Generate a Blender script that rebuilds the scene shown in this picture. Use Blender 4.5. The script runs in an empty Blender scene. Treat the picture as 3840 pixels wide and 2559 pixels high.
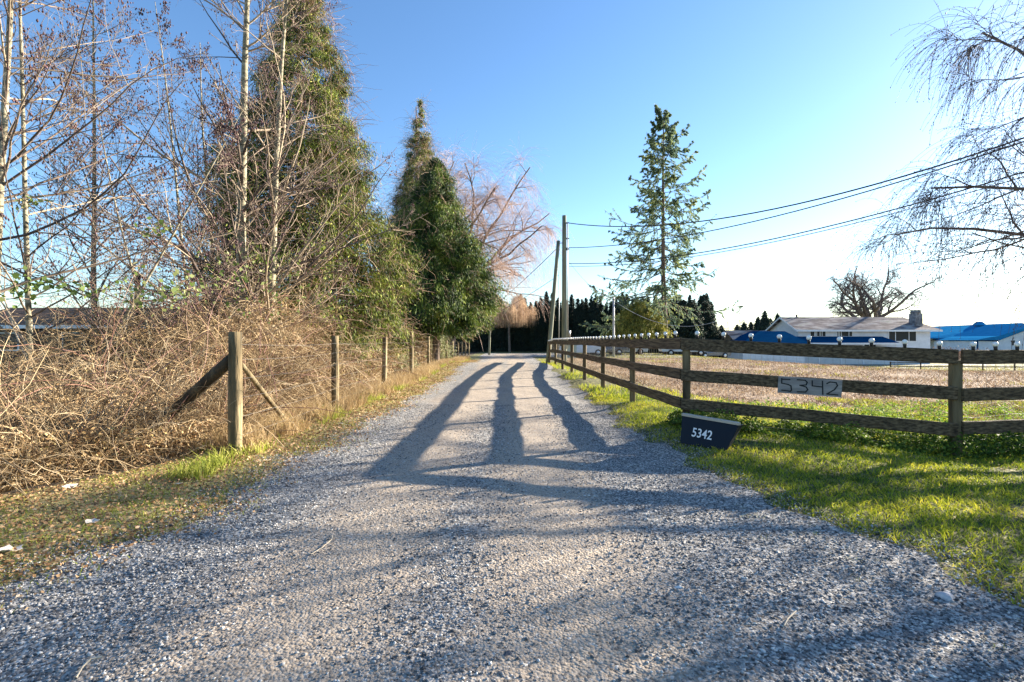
import bpy, math, random
import numpy as np
from mathutils import Vector, Matrix

SUN_EL, SUN_AZ = 17.5, 61.0        # degrees; azimuth clockwise from the driveway direction (+Y)
# ---------------------------------------------------------------- camera, world, sun
S = bpy.context.scene
C = S.collection
cd = bpy.data.cameras.new("camera"); cam = bpy.data.objects.new("camera", cd); C.objects.link(cam)
cam.location = (0, 0, 1.5); cam.rotation_euler = (math.radians(90), 0, 0)
cd.lens = 18; cd.sensor_width = 36; cd.clip_end = 3000; cd.clip_start = 0.05
S.camera = cam
W = bpy.data.worlds.new("World"); S.world = W; W.use_nodes = True
nt = W.node_tree; nt.nodes.clear()
sk = nt.nodes.new("ShaderNodeTexSky"); sk.sky_type = 'NISHITA'; sk.sun_disc = False
sk.sun_elevation = math.radians(SUN_EL); sk.sun_rotation = math.radians(SUN_AZ)
sk.air_density = 1.0; sk.dust_density = 0.25; sk.ozone_density = 3.0
bg = nt.nodes.new("ShaderNodeBackground"); bg.inputs[1].default_value = 0.066
wo = nt.nodes.new("ShaderNodeOutputWorld")
hs_ = nt.nodes.new('ShaderNodeHueSaturation'); hs_.inputs['Saturation'].default_value = 1.1; hs_.inputs['Hue'].default_value = 0.502
nt.links.new(sk.outputs[0], hs_.inputs['Color']); nt.links.new(hs_.outputs[0], bg.inputs[0]); nt.links.new(bg.outputs[0], wo.inputs[0])
sd = bpy.data.lights.new("sun", 'SUN'); sd.energy = 5.0; sd.angle = math.radians(0.5); sd.color = (1.0, 0.88, 0.72)
sun = bpy.data.objects.new("sun", sd); C.objects.link(sun)
e, a = math.radians(SUN_EL), math.radians(SUN_AZ)
tosun = Vector((math.sin(a) * math.cos(e), math.cos(a) * math.cos(e), math.sin(e)))
sun.rotation_euler = (-tosun).to_track_quat('-Z', 'Y').to_euler(); sun.location = (30, 20, 30)
S.view_settings.view_transform = 'Standard'; S.view_settings.look = 'None'
S.view_settings.exposure = 2.2; S.view_settings.gamma = 1.0
S.cycles.use_denoising = True
S.cycles.max_bounces = 6; S.cycles.transparent_max_bounces = 8

R = np.random.default_rng(7)
F = 1919.0
def at(u, v, D):                    # photograph pixel + distance -> world point
    return ((u - 1920) / F * D, D, 1.5 + (1280 - v) / F * D)
def sst(x, a, b):
    t = np.clip((np.asarray(x, float) - a) / (b - a), 0, 1); return t * t * (3 - 2 * t)
def gz(x, y):
    x = np.asarray(x, float); y = np.asarray(y, float)
    z = 0.30 * np.exp(-((y - 27.5) / 4.2) ** 2) * (1 - sst(x, 1.5, 3.0)) * sst(x, -5, -3)
    z = z + 0.15 * sst(x, 1.6, 2.6) * (1 - sst(x, 3.6, 6.0)) * sst(y, 4.5, 7.5) * (1 - sst(y, 20, 31))
    z = z - 1.45 * sst(x, 16, 32) * sst(y, 12, 60)
    z = z - 0.45 * (1 - sst(x, -4.95 - np.maximum(0, 6.8-y)*.5, -4.15 - np.maximum(0, 6.8-y)*.5)) * (1 - sst(y, 14, 30)) * sst(x, -16, -9)
    z = z + 0.012 * np.sin(x * 2.1 + y * .7) * np.cos(y * 1.3 - x * .4) + 0.008 * np.sin(x * 5.3) * np.cos(y * 4.1)
    return z
def g1(x, y): return float(gz(x, y))

# ---------------------------------------------------------------- materials
def N(nt, t, **k):
    n = nt.nodes.new(t)
    for a, b in k.items():
        if isinstance(b, (int, float, tuple)) and a in [i.name for i in n.inputs]: n.inputs[a].default_value = b
        else: setattr(n, a, b)
    return n
def ramp(nt, stops):
    r = nt.nodes.new("ShaderNodeValToRGB"); el = r.color_ramp.elements
    while len(el) < len(stops): el.new(0.5)
    for e_, (p, c) in zip(el, stops): e_.position = p; e_.color = (*c, 1)
    return r
def base_mat(name, rough=0.8):
    m = bpy.data.materials.new(name); m.use_nodes = True
    b = m.node_tree.nodes["Principled BSDF"]; b.inputs["Roughness"].default_value = rough
    b.inputs["Specular IOR Level"].default_value = 0.3
    return m, m.node_tree, b
def mat(name, stops, scale=5.0, rough=0.8, bump=0.0, bscale=None, stretch=(1, 1, 1), detail=6, spec=0.3, metal=0):
    m, t, b = base_mat(name, rough); b.inputs["Specular IOR Level"].default_value = spec
    b.inputs["Metallic"].default_value = metal
    tc = N(t, "ShaderNodeTexCoord"); mp = N(t, "ShaderNodeMapping"); mp.inputs["Scale"].default_value = stretch
    no = N(t, "ShaderNodeTexNoise"); no.inputs["Scale"].default_value = scale; no.inputs["Detail"].default_value = detail
    r = ramp(t, stops)
    t.links.new(tc.outputs["Object"], mp.inputs[0]); t.links.new(mp.outputs[0], no.inputs["Vector"])
    t.links.new(no.outputs["Fac"], r.inputs[0]); t.links.new(r.outputs[0], b.inputs["Base Color"])
    if bump:
        n2 = N(t, "ShaderNodeTexNoise"); n2.inputs["Scale"].default_value = bscale or scale * 3; n2.inputs["Detail"].default_value = 8
        bp = N(t, "ShaderNodeBump"); bp.inputs["Strength"].default_value = bump; bp.inputs["Distance"].default_value = 0.02
        t.links.new(mp.outputs[0], n2.inputs["Vector"]); t.links.new(n2.outputs["Fac"], bp.inputs["Height"])
        t.links.new(bp.outputs[0], b.inputs["Normal"])
    return m
def leafmat(name, stops, nscale=0.6, transl=0.3, rough=0.7, mixn=0.45):   # colour per leaf, with clumps of a hue
    m, t, b = base_mat(name, rough)
    ge = N(t, "ShaderNodeNewGeometry"); tc = N(t, "ShaderNodeTexCoord")
    no = N(t, "ShaderNodeTexNoise"); no.inputs["Scale"].default_value = nscale; no.inputs["Detail"].default_value = 3
    t.links.new(tc.outputs["Object"], no.inputs["Vector"])
    mr = N(t, "ShaderNodeMapRange"); mr.inputs["From Min"].default_value = .3; mr.inputs["From Max"].default_value = .7
    t.links.new(no.outputs["Fac"], mr.inputs[0])
    mx = N(t, "ShaderNodeMix"); mx.inputs[0].default_value = mixn
    t.links.new(ge.outputs["Random Per Island"], mx.inputs[2]); t.links.new(mr.outputs[0], mx.inputs[3])
    r = ramp(t, stops); t.links.new(mx.outputs[0], r.inputs[0]); t.links.new(r.outputs[0], b.inputs["Base Color"])
    if transl:
        tr = N(t, "ShaderNodeBsdfTranslucent"); ms = N(t, "ShaderNodeMixShader"); ms.inputs[0].default_value = transl
        t.links.new(r.outputs[0], tr.inputs[0]); o = t.nodes["Material Output"]
        t.links.new(b.outputs[0], ms.inputs[1]); t.links.new(tr.outputs[0], ms.inputs[2]); t.links.new(ms.outputs[0], o.inputs[0])
    return m
def flat(name, c, rough=0.6, metal=0, spec=0.4):
    d = tuple(v * 0.86 for v in c); return mat(name, [(0.3, d), (0.7, c)], 4, rough, 0, spec=spec, metal=metal)

# ---------------------------------------------------------------- mesh helpers
def link(name, me, m=None, parent=None, loc=None):
    o = bpy.data.objects.new(name, me); C.objects.link(o)
    if m: me.materials.append(m)
    if parent: o.parent = parent
    if loc is not None: o.location = loc
    return o
def npmesh(name, V, Fc, smooth=False):
    V = np.ascontiguousarray(V, dtype=np.float32).reshape(-1, 3); Fc = np.ascontiguousarray(Fc, dtype=np.int32)
    k = Fc.shape[1]; n = Fc.shape[0]
    me = bpy.data.meshes.new(name); me.vertices.add(len(V)); me.vertices.foreach_set("co", V.ravel())
    me.loops.add(n * k); me.loops.foreach_set("vertex_index", Fc.ravel())
    me.polygons.add(n); me.polygons.foreach_set("loop_start", np.arange(0, n * k, k, dtype=np.int32))
    if smooth: me.polygons.foreach_set("use_smooth", np.ones(n, dtype=bool))
    me.update(calc_edges=True); return me
def norm(v): return v / np.maximum(np.linalg.norm(v, axis=-1, keepdims=True), 1e-9)
def tubes(P, Rd, sides=3):          # P (M,n,3), Rd (M,n) -> V, quads
    P = np.asarray(P, float); M, n, _ = P.shape
    T = np.empty_like(P); T[:, 1:-1] = P[:, 2:] - P[:, :-2]; T[:, 0] = P[:, 1] - P[:, 0]; T[:, -1] = P[:, -1] - P[:, -2]
    T = norm(T); md = norm(P[:, -1] - P[:, 0]); ref = np.where(np.abs(md[:, 2:3]) > .8, [[1., 0, 0]], [[0., 0, 1]])
    A = norm(np.cross(T, ref[:, None, :])); B = np.cross(T, A)
    an = np.arange(sides) * 2 * np.pi / sides
    ring = A[:, :, None, :] * np.cos(an)[None, None, :, None] + B[:, :, None, :] * np.sin(an)[None, None, :, None]
    V = (P[:, :, None, :] + ring * Rd[:, :, None, None]).reshape(-1, 3)
    idx = np.arange(M * n * sides).reshape(M, n, sides)
    a_ = idx[:, :-1]; b_ = idx[:, 1:]
    Q = np.stack([a_, np.roll(a_, -1, 2), np.roll(b_, -1, 2), b_], -1).reshape(-1, 4)
    return V, Q
class Acc:
    def __init__(s): s.V = []; s.F = []; s.n = 0
    def add(s, V, Fc): s.V.append(V); s.F.append(Fc + s.n); s.n += len(V); return s
    def obj(s, name, m, parent=None, smooth=False):
        return link(name, npmesh(name, np.concatenate(s.V), np.concatenate(s.F), smooth), m, parent)
def quads(Cn, U, Vv):               # centres, half-vectors -> leaf quads (diamonds)
    V = np.stack([Cn - U, Cn + Vv, Cn + U, Cn - Vv], 1).reshape(-1, 3)
    return V, np.arange(len(V)).reshape(-1, 4)
def rdir(n): return norm(R.normal(size=(n, 3)))
def grow(S0, D0, L, R0, n=7, wob=0.12, bend=(0, 0, 0), tip=0.25):
    M = len(S0); D = norm(np.asarray(D0, float)).copy(); P = np.empty((M, n, 3)); P[:, 0] = S0
    st = (np.asarray(L) / (n - 1))[:, None]; bend = np.asarray(bend, float)
    for i in range(1, n):
        D = norm(D + R.normal(size=(M, 3)) * wob + bend); P[:, i] = P[:, i - 1] + D * st
    t = np.linspace(0, 1, n); Rd = np.asarray(R0)[:, None] * (1 - (1 - tip) * t)[None]
    return P, Rd
def kids(P, Rd, L, per, tmin=.2, tmax=1, ang=(35, 60), ratio=(.3, .6), rr=.55, taperlen=True, flatz=0):
    M, n, _ = P.shape; K = M * per; idx = np.repeat(np.arange(M), per)
    t = R.uniform(tmin, tmax, K); f = t * (n - 1); i = np.minimum(f.astype(int), n - 2); fr = (f - i)[:, None]
    S0 = P[idx, i] * (1 - fr) + P[idx, i + 1] * fr; T = norm(P[idx, i + 1] - P[idx, i])
    pr = rdir(K); pr[:, 2] *= (1 - flatz); pr = norm(pr - T * (pr * T).sum(1, keepdims=True))
    an = np.radians(R.uniform(*ang, K))[:, None]
    D = T * np.cos(an) + pr * np.sin(an)
    Ln = np.asarray(L)[idx] * R.uniform(*ratio, K) * ((1.15 - t) if taperlen else 1)
    Rn = (Rd[idx, i] * (1 - fr[:, 0]) + Rd[idx, i + 1] * fr[:, 0]) * rr
    return S0, D, Ln, Rn

class MB:                           # hand-made solids
    def __init__(s): s.v = []; s.f = []
    def verts(s, vs, fs):
        n = len(s.v); s.v += [tuple(v) for v in vs]; s.f += [tuple(i + n for i in f) for f in fs]; return s
    def box(s, x0, x1, y0, y1, z0, z1):
        return s.verts([(x0,y0,z0),(x1,y0,z0),(x1,y1,z0),(x0,y1,z0),(x0,y0,z1),(x1,y0,z1),(x1,y1,z1),(x0,y1,z1)],
                       [(0,3,2,1),(4,5,6,7),(0,1,5,4),(1,2,6,5),(2,3,7,6),(3,0,4,7)])
    def beam(s, a, b, w, h, seg=1, wob=0.0, up=(0, 0, 1)):   # bar from a to b, width w (horizontal), height h
        a = Vector(a); b = Vector(b); t = (b - a).normalized(); sd_ = t.cross(Vector(up)).normalized(); u = sd_.cross(t)
        rings = []
        for k in range(seg + 1):
            p = a.lerp(b, k / seg) + u * random.uniform(-wob, wob) + sd_ * random.uniform(-wob, wob) * .5
            c = .008 if min(w, h) > .03 else 0
            if c: pts = [(-w/2+c,-h/2),(w/2-c,-h/2),(w/2,-h/2+c),(w/2,h/2-c),(w/2-c,h/2),(-w/2+c,h/2),(-w/2,h/2-c),(-w/2,-h/2+c)]
            else: pts = [(-w/2,-h/2),(w/2,-h/2),(w/2,h/2),(-w/2,h/2)]
            rings.append([p + sd_ * x + u * y for x, y in pts])
        m = len(rings[0]); vs = [v for r in rings for v in r]; fs = []
        for k in range(seg):
            for i in range(m): j = (i + 1) % m; fs.append((k*m+i, k*m+j, (k+1)*m+j, (k+1)*m+i))
        fs.append(tuple(range(m))[::-1]); fs.append(tuple(range(seg*m, seg*m+m)))
        return s.verts(vs, fs)
    def pole(s, a, b, r0, r1, sides=14, seg=6, wob=0.0, dome=False):
        a = Vector(a); b = Vector(b); t = (b - a).normalized(); x = t.orthogonal().normalized(); y = t.cross(x)
        vs = []; fs = []
        for k in range(seg + 1):
            f = k / seg; p = a.lerp(b, f); r = r0 + (r1 - r0) * f
            for i in range(sides):
                an = 2*math.pi*i/sides; rr = r * (1 + wob * math.sin(i*2.3 + k*1.1)); vs.append(p + (x*math.cos(an) + y*math.sin(an)) * rr)
        for k in range(seg):
            for i in range(sides): j = (i+1) % sides; fs.append((k*sides+i, k*sides+j, (k+1)*sides+j, (k+1)*sides+i))
        fs.append(tuple(range(sides))[::-1])
        n = len(vs)
        for i in range(sides):
            an = 2*math.pi*i/sides; vs.append(b + t*r1*(.35 if dome else .06) + (x*math.cos(an)+y*math.sin(an))*r1*(.6 if dome else .88))
        for i in range(sides): j = (i+1) % sides; fs.append((seg*sides+i, seg*sides+j, n+j, n+i))
        fs.append(tuple(range(n, n+sides)))
        return s.verts(vs, fs)
    def prism(s, poly, y0, y1):     # polygon in x,z extruded along y
        n = len(poly); vs = [(x, y0, z) for x, z in poly] + [(x, y1, z) for x, z in poly]
        return s.verts(vs, [tuple(range(n)), tuple(range(n, 2*n))[::-1]] + [(i, i+n, (i+1) % n + n, (i+1) % n) for i in range(n)])
    def xprism(s, poly, x0, x1):    # polygon in y,z extruded along x
        n = len(poly); vs = [(x0, y, z) for y, z in poly] + [(x1, y, z) for y, z in poly]
        return s.verts(vs, [tuple(range(n))[::-1], tuple(range(n, 2*n))] + [(i, (i+1) % n, (i+1) % n + n, i+n) for i in range(n)])
    def mesh(s, name, smooth=False):
        me = bpy.data.meshes.new(name); me.from_pydata(s.v, [], s.f); me.update()
        import bmesh; bm = bmesh.new(); bm.from_mesh(me); bmesh.ops.recalc_face_normals(bm, faces=bm.faces); bm.to_mesh(me); bm.free()
        if smooth: me.polygons.foreach_set("use_smooth", [True]*len(me.polygons))
        return me
    def obj(s, name, m, parent=None, smooth=False): return link(name, s.mesh(name, smooth), m, parent)

def thing(name, label, cat, loc=(0, 0, 0), group=None):
    o = bpy.data.objects.new(name, None); C.objects.link(o); o.location = loc; o.empty_display_size = .2
    return tag(o, label, cat, group)
def tag(o, label=None, cat=None, group=None, kind=None):
    if label: o['label'] = label
    if cat: o['category'] = cat
    if group: o['group'] = group
    if kind: o['kind'] = kind
    return o
def dup(root, loc, rotz=None, label=None, scale=None):
    r = root.copy(); C.objects.link(r); r.location = loc
    if rotz is not None: r.rotation_euler = (0, 0, rotz)
    if scale: r.scale = scale
    if label: r['label'] = label
    for ch in list(root.children):
        c = ch.copy(); C.objects.link(c); c.parent = r
        for g in ch.children:
            d = g.copy(); C.objects.link(d); d.parent = c
    return r
def reparent(o, root):              # parts built in world coordinates under a root that has a location
    o.parent = root; o.matrix_parent_inverse = Matrix.Translation(-Vector(root.location))
    return o

# ---------------------------------------------------------------- ground, driveway
def sheet(name, xs, ys, lift, m, edge=None):
    X, Y = np.meshgrid(xs, ys); 
    if edge: X = edge(X, Y)
    Z = gz(X, Y) + lift
    V = np.stack([X, Y, Z], -1).reshape(-1, 3); w = len(xs)
    i = np.arange(len(ys) - 1)[:, None] * w + np.arange(w - 1)[None]
    Q = np.stack([i, i+1, i+1+w, i+w], -1).reshape(-1, 4)
    return link(name, npmesh(name, V, Q, True), m)
def ground_mat():
    m, t, b = base_mat("field_soil", 0.95)
    tc = N(t, "ShaderNodeTexCoord"); sp = N(t, "ShaderNodeSeparateXYZ"); t.links.new(tc.outputs["Object"], sp.inputs[0])
    n1 = N(t, "ShaderNodeTexNoise"); n1.inputs["Scale"].default_value = .35; n1.inputs["Detail"].default_value = 5
    n2 = N(t, "ShaderNodeTexNoise"); n2.inputs["Scale"].default_value = 9; n2.inputs["Detail"].default_value = 8
    for n in (n1, n2): t.links.new(tc.outputs["Object"], n.inputs["Vector"])
    green = ramp(t, [(.35, (.04, .04, .018)), (.5, (.11, .12, .035)), (.62, (.24, .2, .09)), (.75, (.16, .2, .04))])
    brown = ramp(t, [(.36, (.05, .028, .018)), (.5, (.2, .128, .08)), (.64, (.46, .34, .22))])
    t.links.new(n2.outputs["Fac"], green.inputs[0]); t.links.new(n2.outputs["Fac"], brown.inputs[0])
    # the ploughed brown field: x > 5, 10 < y < 45
    def mrange(src, lo, hi):
        q = N(t, "ShaderNodeMapRange"); q.inputs["From Min"].default_value = lo; q.inputs["From Max"].default_value = hi
        t.links.new(src, q.inputs[0]); return q.outputs[0]
    def mul(a_, b_, op='MULTIPLY'):
        q = N(t, "ShaderNodeMath"); q.operation = op; t.links.new(a_, q.inputs[0])
        if isinstance(b_, float): q.inputs[1].default_value = b_
        else: t.links.new(b_, q.inputs[1])
        return q.outputs[0]
    ad = N(t, "ShaderNodeMath"); ad.operation = 'MULTIPLY_ADD'; t.links.new(n1.outputs["Fac"], ad.inputs[0]); ad.inputs[1].default_value = 8; t.links.new(sp.outputs[1], ad.inputs[2])
    msk = mul(mul(mrange(ad.outputs[0], 13.5, 16.), mrange(ad.outputs[0], 50., 47.)), mrange(sp.outputs[0], 3.0, 5.5))
    mx = N(t, "ShaderNodeMix"); mx.data_type = 'RGBA'
    t.links.new(msk, mx.inputs[0]); t.links.new(green.outputs[0], mx.inputs[6]); t.links.new(brown.outputs[0], mx.inputs[7])
    ditch_shade = ramp(t, [(.35, (.02, .014, .008)), (.6, (.07, .05, .028))]); t.links.new(n2.outputs["Fac"], ditch_shade.inputs[0])  # dark soil band under the brambles, paints in the shade of the ditch
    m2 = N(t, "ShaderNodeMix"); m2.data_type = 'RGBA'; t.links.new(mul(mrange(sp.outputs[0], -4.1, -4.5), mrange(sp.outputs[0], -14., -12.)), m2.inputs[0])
    t.links.new(mx.outputs[2], m2.inputs[6]); t.links.new(ditch_shade.outputs[0], m2.inputs[7]); t.links.new(m2.outputs[2], b.inputs["Base Color"])
    bp = N(t, "ShaderNodeBump"); bp.inputs["Strength"].default_value = .9; bp.inputs["Distance"].default_value = .06
    t.links.new(n2.outputs["Fac"], bp.inputs["Height"]); t.links.new(bp.outputs[0], b.inputs["Normal"])
    return m
def cat_(*a): return np.unique(np.concatenate(a))
gxs = cat_(np.linspace(-900, -60, 22), np.linspace(-60, -12, 33), np.arange(-12, 14.01, .25), np.linspace(14, 60, 47), np.linspace(60, 900, 22))
gys = cat_(np.linspace(-60, -2, 15), np.arange(-2, 40.01, .25), np.linspace(40, 90, 51), np.linspace(90, 1500, 25))
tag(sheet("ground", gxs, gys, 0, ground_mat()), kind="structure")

def gravel_mat():
    m, t, b = base_mat("gravel_surface", 0.9)
    tc = N(t, "ShaderNodeTexCoord"); sp = N(t, "ShaderNodeSeparateXYZ"); t.links.new(tc.outputs["Object"], sp.inputs[0])
    big = N(t, "ShaderNodeTexNoise"); big.inputs["Scale"].default_value = .8; big.inputs["Detail"].default_value = 4
    mp = N(t, "ShaderNodeMapping"); mp.inputs["Scale"].default_value = (1, .35, 1)
    t.links.new(tc.outputs["Object"], mp.inputs[0]); t.links.new(mp.outputs[0], big.inputs["Vector"])
    vo = N(t, "ShaderNodeTexVoronoi"); vo.inputs["Scale"].default_value = 62
    v2 = N(t, "ShaderNodeTexVoronoi"); v2.inputs["Scale"].default_value = 28
    fine = N(t, "ShaderNodeTexNoise"); fine.inputs["Scale"].default_value = 60; fine.inputs["Detail"].default_value = 6
    for n in (vo, v2, fine): t.links.new(tc.outputs["Object"], n.inputs["Vector"])
    sx = N(t, "ShaderNodeSeparateColor"); t.links.new(vo.outputs["Color"], sx.inputs[0])
    stones = ramp(t, [(0, (.04, .038, .036)), (.3, (.14, .135, .128)), (.65, (.29, .28, .262)), (.9, (.46, .44, .40)), (1, (.66, .63, .57))])
    t.links.new(sx.outputs[0], stones.inputs[0])
    dirt = ramp(t, [(.3, (.20, .155, .11)), (.5, (.40, .325, .245)), (.7, (.54, .455, .355))])
    t.links.new(fine.outputs["Fac"], dirt.inputs[0])
    # compacted wheel tracks either side of x = -0.35
    f = N(t, "ShaderNodeFloatCurve") if False else None
    wv = N(t, "ShaderNodeMath"); wv.operation = 'ADD'; wv.inputs[1].default_value = .4; t.links.new(sp.outputs[0], wv.inputs[0])
    ab = N(t, "ShaderNodeMath"); ab.operation = 'ABSOLUTE'; t.links.new(wv.outputs[0], ab.inputs[0])
    su = N(t, "ShaderNodeMath"); su.operation = 'SUBTRACT'; su.inputs[1].default_value = .72; t.links.new(ab.outputs[0], su.inputs[0])
    a2 = N(t, "ShaderNodeMath"); a2.operation = 'ABSOLUTE'; t.links.new(su.outputs[0], a2.inputs[0])
    mr = N(t, "ShaderNodeMapRange"); mr.inputs["From Min"].default_value = .95; mr.inputs["From Max"].default_value = .05; mr.inputs["To Min"].default_value = -.22; mr.inputs["To Max"].default_value = .42
    t.links.new(a2.outputs[0], mr.inputs[0])
    s3 = N(t, "ShaderNodeMath"); s3.operation = 'ADD'; t.links.new(mr.outputs[0], s3.inputs[0]); t.links.new(big.outputs["Fac"], s3.inputs[1])
    mk = N(t, "ShaderNodeMapRange"); mk.inputs["From Min"].default_value = .34; mk.inputs["From Max"].default_value = .66; mk.inputs["To Max"].default_value = .9
    t.links.new(s3.outputs[0], mk.inputs[0])
    # single stones stay visible in the dirt
    gt = N(t, "ShaderNodeMath"); gt.operation = 'GREATER_THAN'; gt.inputs[1].default_value = .78; t.links.new(sx.outputs[1], gt.inputs[0])
    mm = N(t, "ShaderNodeMath"); mm.operation = 'MULTIPLY'; mm.inputs[1].default_value = .75; t.links.new(gt.outputs[0], mm.inputs[0])
    iv = N(t, "ShaderNodeMath"); iv.operation = 'SUBTRACT'; iv.inputs[0].default_value = 1; t.links.new(mm.outputs[0], iv.inputs[1])
    mk2 = N(t, "ShaderNodeMath"); mk2.operation = 'MULTIPLY'; t.links.new(mk.outputs[0], mk2.inputs[0]); t.links.new(iv.outputs[0], mk2.inputs[1])
    mx = N(t, "ShaderNodeMix"); mx.data_type = 'RGBA'; t.links.new(mk2.outputs[0], mx.inputs[0])
    t.links.new(stones.outputs[0], mx.inputs[6]); t.links.new(dirt.outputs[0], mx.inputs[7]); t.links.new(mx.outputs[2], b.inputs["Base Color"])
    h = N(t, "ShaderNodeMath"); h.operation = 'ADD'; t.links.new(vo.outputs["Distance"], h.inputs[0]); t.links.new(v2.outputs["Distance"], h.inputs[1])
    bp = N(t, "ShaderNodeBump"); bp.invert = True; bp.inputs["Strength"].default_value = .55; bp.inputs["Distance"].default_value = .01
    t.links.new(h.outputs[0], bp.inputs["Height"]); t.links.new(bp.outputs[0], b.inputs["Normal"])
    return m
M_GRAVEL = gravel_mat()
def redge(y):                       # right edge of the gravel
    return 1.95 + 0.85 * (1 - sst(y, 2.6, 7.5)) + 3.0 * (1 - sst(y, -1, 2.6)) 
def ledge(y): return -2.65 - .5 * (1 - sst(y, 2.5, 5)) - 2.5 * (1 - sst(y, -1, 2.6))
def wav(y, s): return .10*np.sin(y*1.7+s) + .07*np.sin(y*4.3+2*s) + .05*np.sin(y*9.1+s*3)
rys = np.concatenate([np.arange(-3, 12, .1), np.arange(12, 48.01, .25)])
def redg(X, Y):
    f = (X + 1) / 2; return ledge(Y) + wav(Y, 1) + f * (redge(Y) + wav(Y, 2.2) - ledge(Y) - wav(Y, 1))
tag(sheet("driveway", np.linspace(-1, 1, 41), rys, .014, M_GRAVEL, redg), kind="structure")
# yard at the end of the driveway and the lane that crosses toward the house
def yardedge(X, Y): return X
tag(sheet("yard", np.linspace(-3.2, 60, 60), np.linspace(48.02, 62, 30), .018, M_GRAVEL), kind="structure")
M_PAVE = mat("pale_paving", [(.3, (.2, .21, .23)), (.7, (.34, .35, .37))], 3, .9, .3, 40)
tag(sheet("lane", np.linspace(22, 60, 39), np.linspace(62.02, 64.3, 5), .03, M_PAVE), kind="structure")

# loose stones near the camera: one object nobody could count
def in_road(x, y, m=0.0): return (x > ledge(y) + wav(y, 1) - m) & (x < redge(y) + wav(y, 2.2) + m)
def stones(name, n, ylo, yhi, smin, smax, m, dens=None, power=1.0):
    y = ylo + (yhi - ylo) * R.random(n) ** power; x = R.uniform(-7, 7, n)
    k = in_road(x, y, .25 + .2 * R.random(n)) & (np.abs(x) < y * 1.08 + .6)
    tr = np.exp(-((np.abs(x + .4) - .72) / .5) ** 2) * .96; k &= R.random(n) > tr
    x = x[k]; y = y[k]; n = len(x); s = smin + (smax - smin) * R.random(n) ** 2.5
    B = norm(np.array([[1,1,1],[1,-1,-1],[-1,1,-1],[-1,-1,1],[1,0,0],[-1,0,0],[0,1,0],[0,-1,0]], float))[:6]
    B = np.array([[1,0,0],[-1,0,0],[0,1,0],[0,-1,0],[0,0,1],[0,0,-1]], float)
    V = B[None] * R.uniform(.6, 1.25, (n, 6, 1)) + R.normal(size=(n, 6, 3)) * .16
    V[:, :, 2] *= .62; an = R.uniform(0, 6.28, n); c, s_ = np.cos(an)[:, None], np.sin(an)[:, None]
    Vx = V[:, :, 0]*c - V[:, :, 1]*s_; Vy = V[:, :, 0]*s_ + V[:, :, 1]*c
    V = np.stack([Vx, Vy, V[:, :, 2]], -1) * s[:, None, None]
    V += np.stack([x, y, gz(x, y) + .014 + s * .3], -1)[:, None, :]
    T = np.array([[0,2,4],[2,1,4],[1,3,4],[3,0,4],[2,0,5],[1,2,5],[3,1,5],[0,3,5]])
    Fc = (np.arange(n)[:, None, None] * 6 + T[None]).reshape(-1, 3)
    return link(name, npmesh(name, V.reshape(-1, 3), Fc), m)
M_STONE = leafmat("crushed_stone", [(0, (.03, .031, .034)), (.3, (.13, .133, .14)), (.6, (.29, .29, .29)), (.85, (.52, .51, .49)), (1, (.8, .78, .73))], 3, 0, .85, .2)
tag(stones("gravel", 300000, 1.4, 12, .004, .014, M_STONE, power=1.5), "loose grey crushed gravel covering the driveway", "gravel", kind="stuff")

# ---------------------------------------------------------------- grass, leaves, stubble
def blades(name, x, y, hmin, hmax, w, m, lean=.5, z0=None):
    n = len(x); z = gz(x, y) if z0 is None else z0; h = R.uniform(hmin, hmax, n); an = R.uniform(0, 6.28, n)
    side = np.stack([np.cos(an), np.sin(an), 0*an], -1) * w[:, None] if hasattr(w, '__len__') else np.stack([np.cos(an), np.sin(an), 0*an], -1) * w
    ln = np.stack([R.normal(size=n), R.normal(size=n), 0*an], -1) * (lean * h)[:, None]
    b0 = np.stack([x, y, z - .01], -1); up = np.array([0, 0, 1.])
    mid = b0 + up * (h * .6)[:, None] + ln * .35; tp = b0 + up * h[:, None] + ln
    V = np.stack([b0 - side, b0 + side, mid + side * .7, mid - side * .7, tp], 1).reshape(-1, 3)
    i = np.arange(n) * 5
    Fc = np.concatenate([np.stack([i, i+1, i+2], -1), np.stack([i, i+2, i+3], -1), np.stack([i+3, i+2, i+4], -1)])
    return link(name, npmesh(name, V, Fc), m)
def nz(x, y, s, ph=0):
    return (np.sin(x*s+ph)*np.cos(y*s*1.3-ph) + np.sin(x*s*2.3+y*s*1.7+ph*2)*.6 + np.sin(x*s*4.7-y*s*3.9+ph)*.35) / 1.95
M_GRASS = leafmat("grass_green", [(0, (.03, .055, .008)), (.3, (.12, .18, .015)), (.6, (.42, .46, .03)), (1, (.72, .6, .08))], 1.2, .4)
M_GRASSY0 = leafmat("field_grass", [(0, (.10, .12, .02)), (.5, (.32, .3, .06)), (1, (.6, .5, .2))], .5, .3)
M_DRY = leafmat("dry_grass", [(0, (.16, .1, .05)), (.5, (.42, .3, .15)), (1, (.66, .52, .3))], 1.5, .3)
M_STUB = leafmat("field_stubble", [(0, (.03, .016, .01)), (.38, (.16, .095, .055)), (.65, (.46, .33, .2)), (1, (.82, .7, .5))], .9, .2, mixn=.55)
M_DEAD = leafmat("fallen_leaves", [(0, (.07, .035, .015)), (.45, (.3, .17, .08)), (.85, (.52, .35, .19)), (1, (.72, .6, .45))], 2, .15, mixn=.2)
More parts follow.
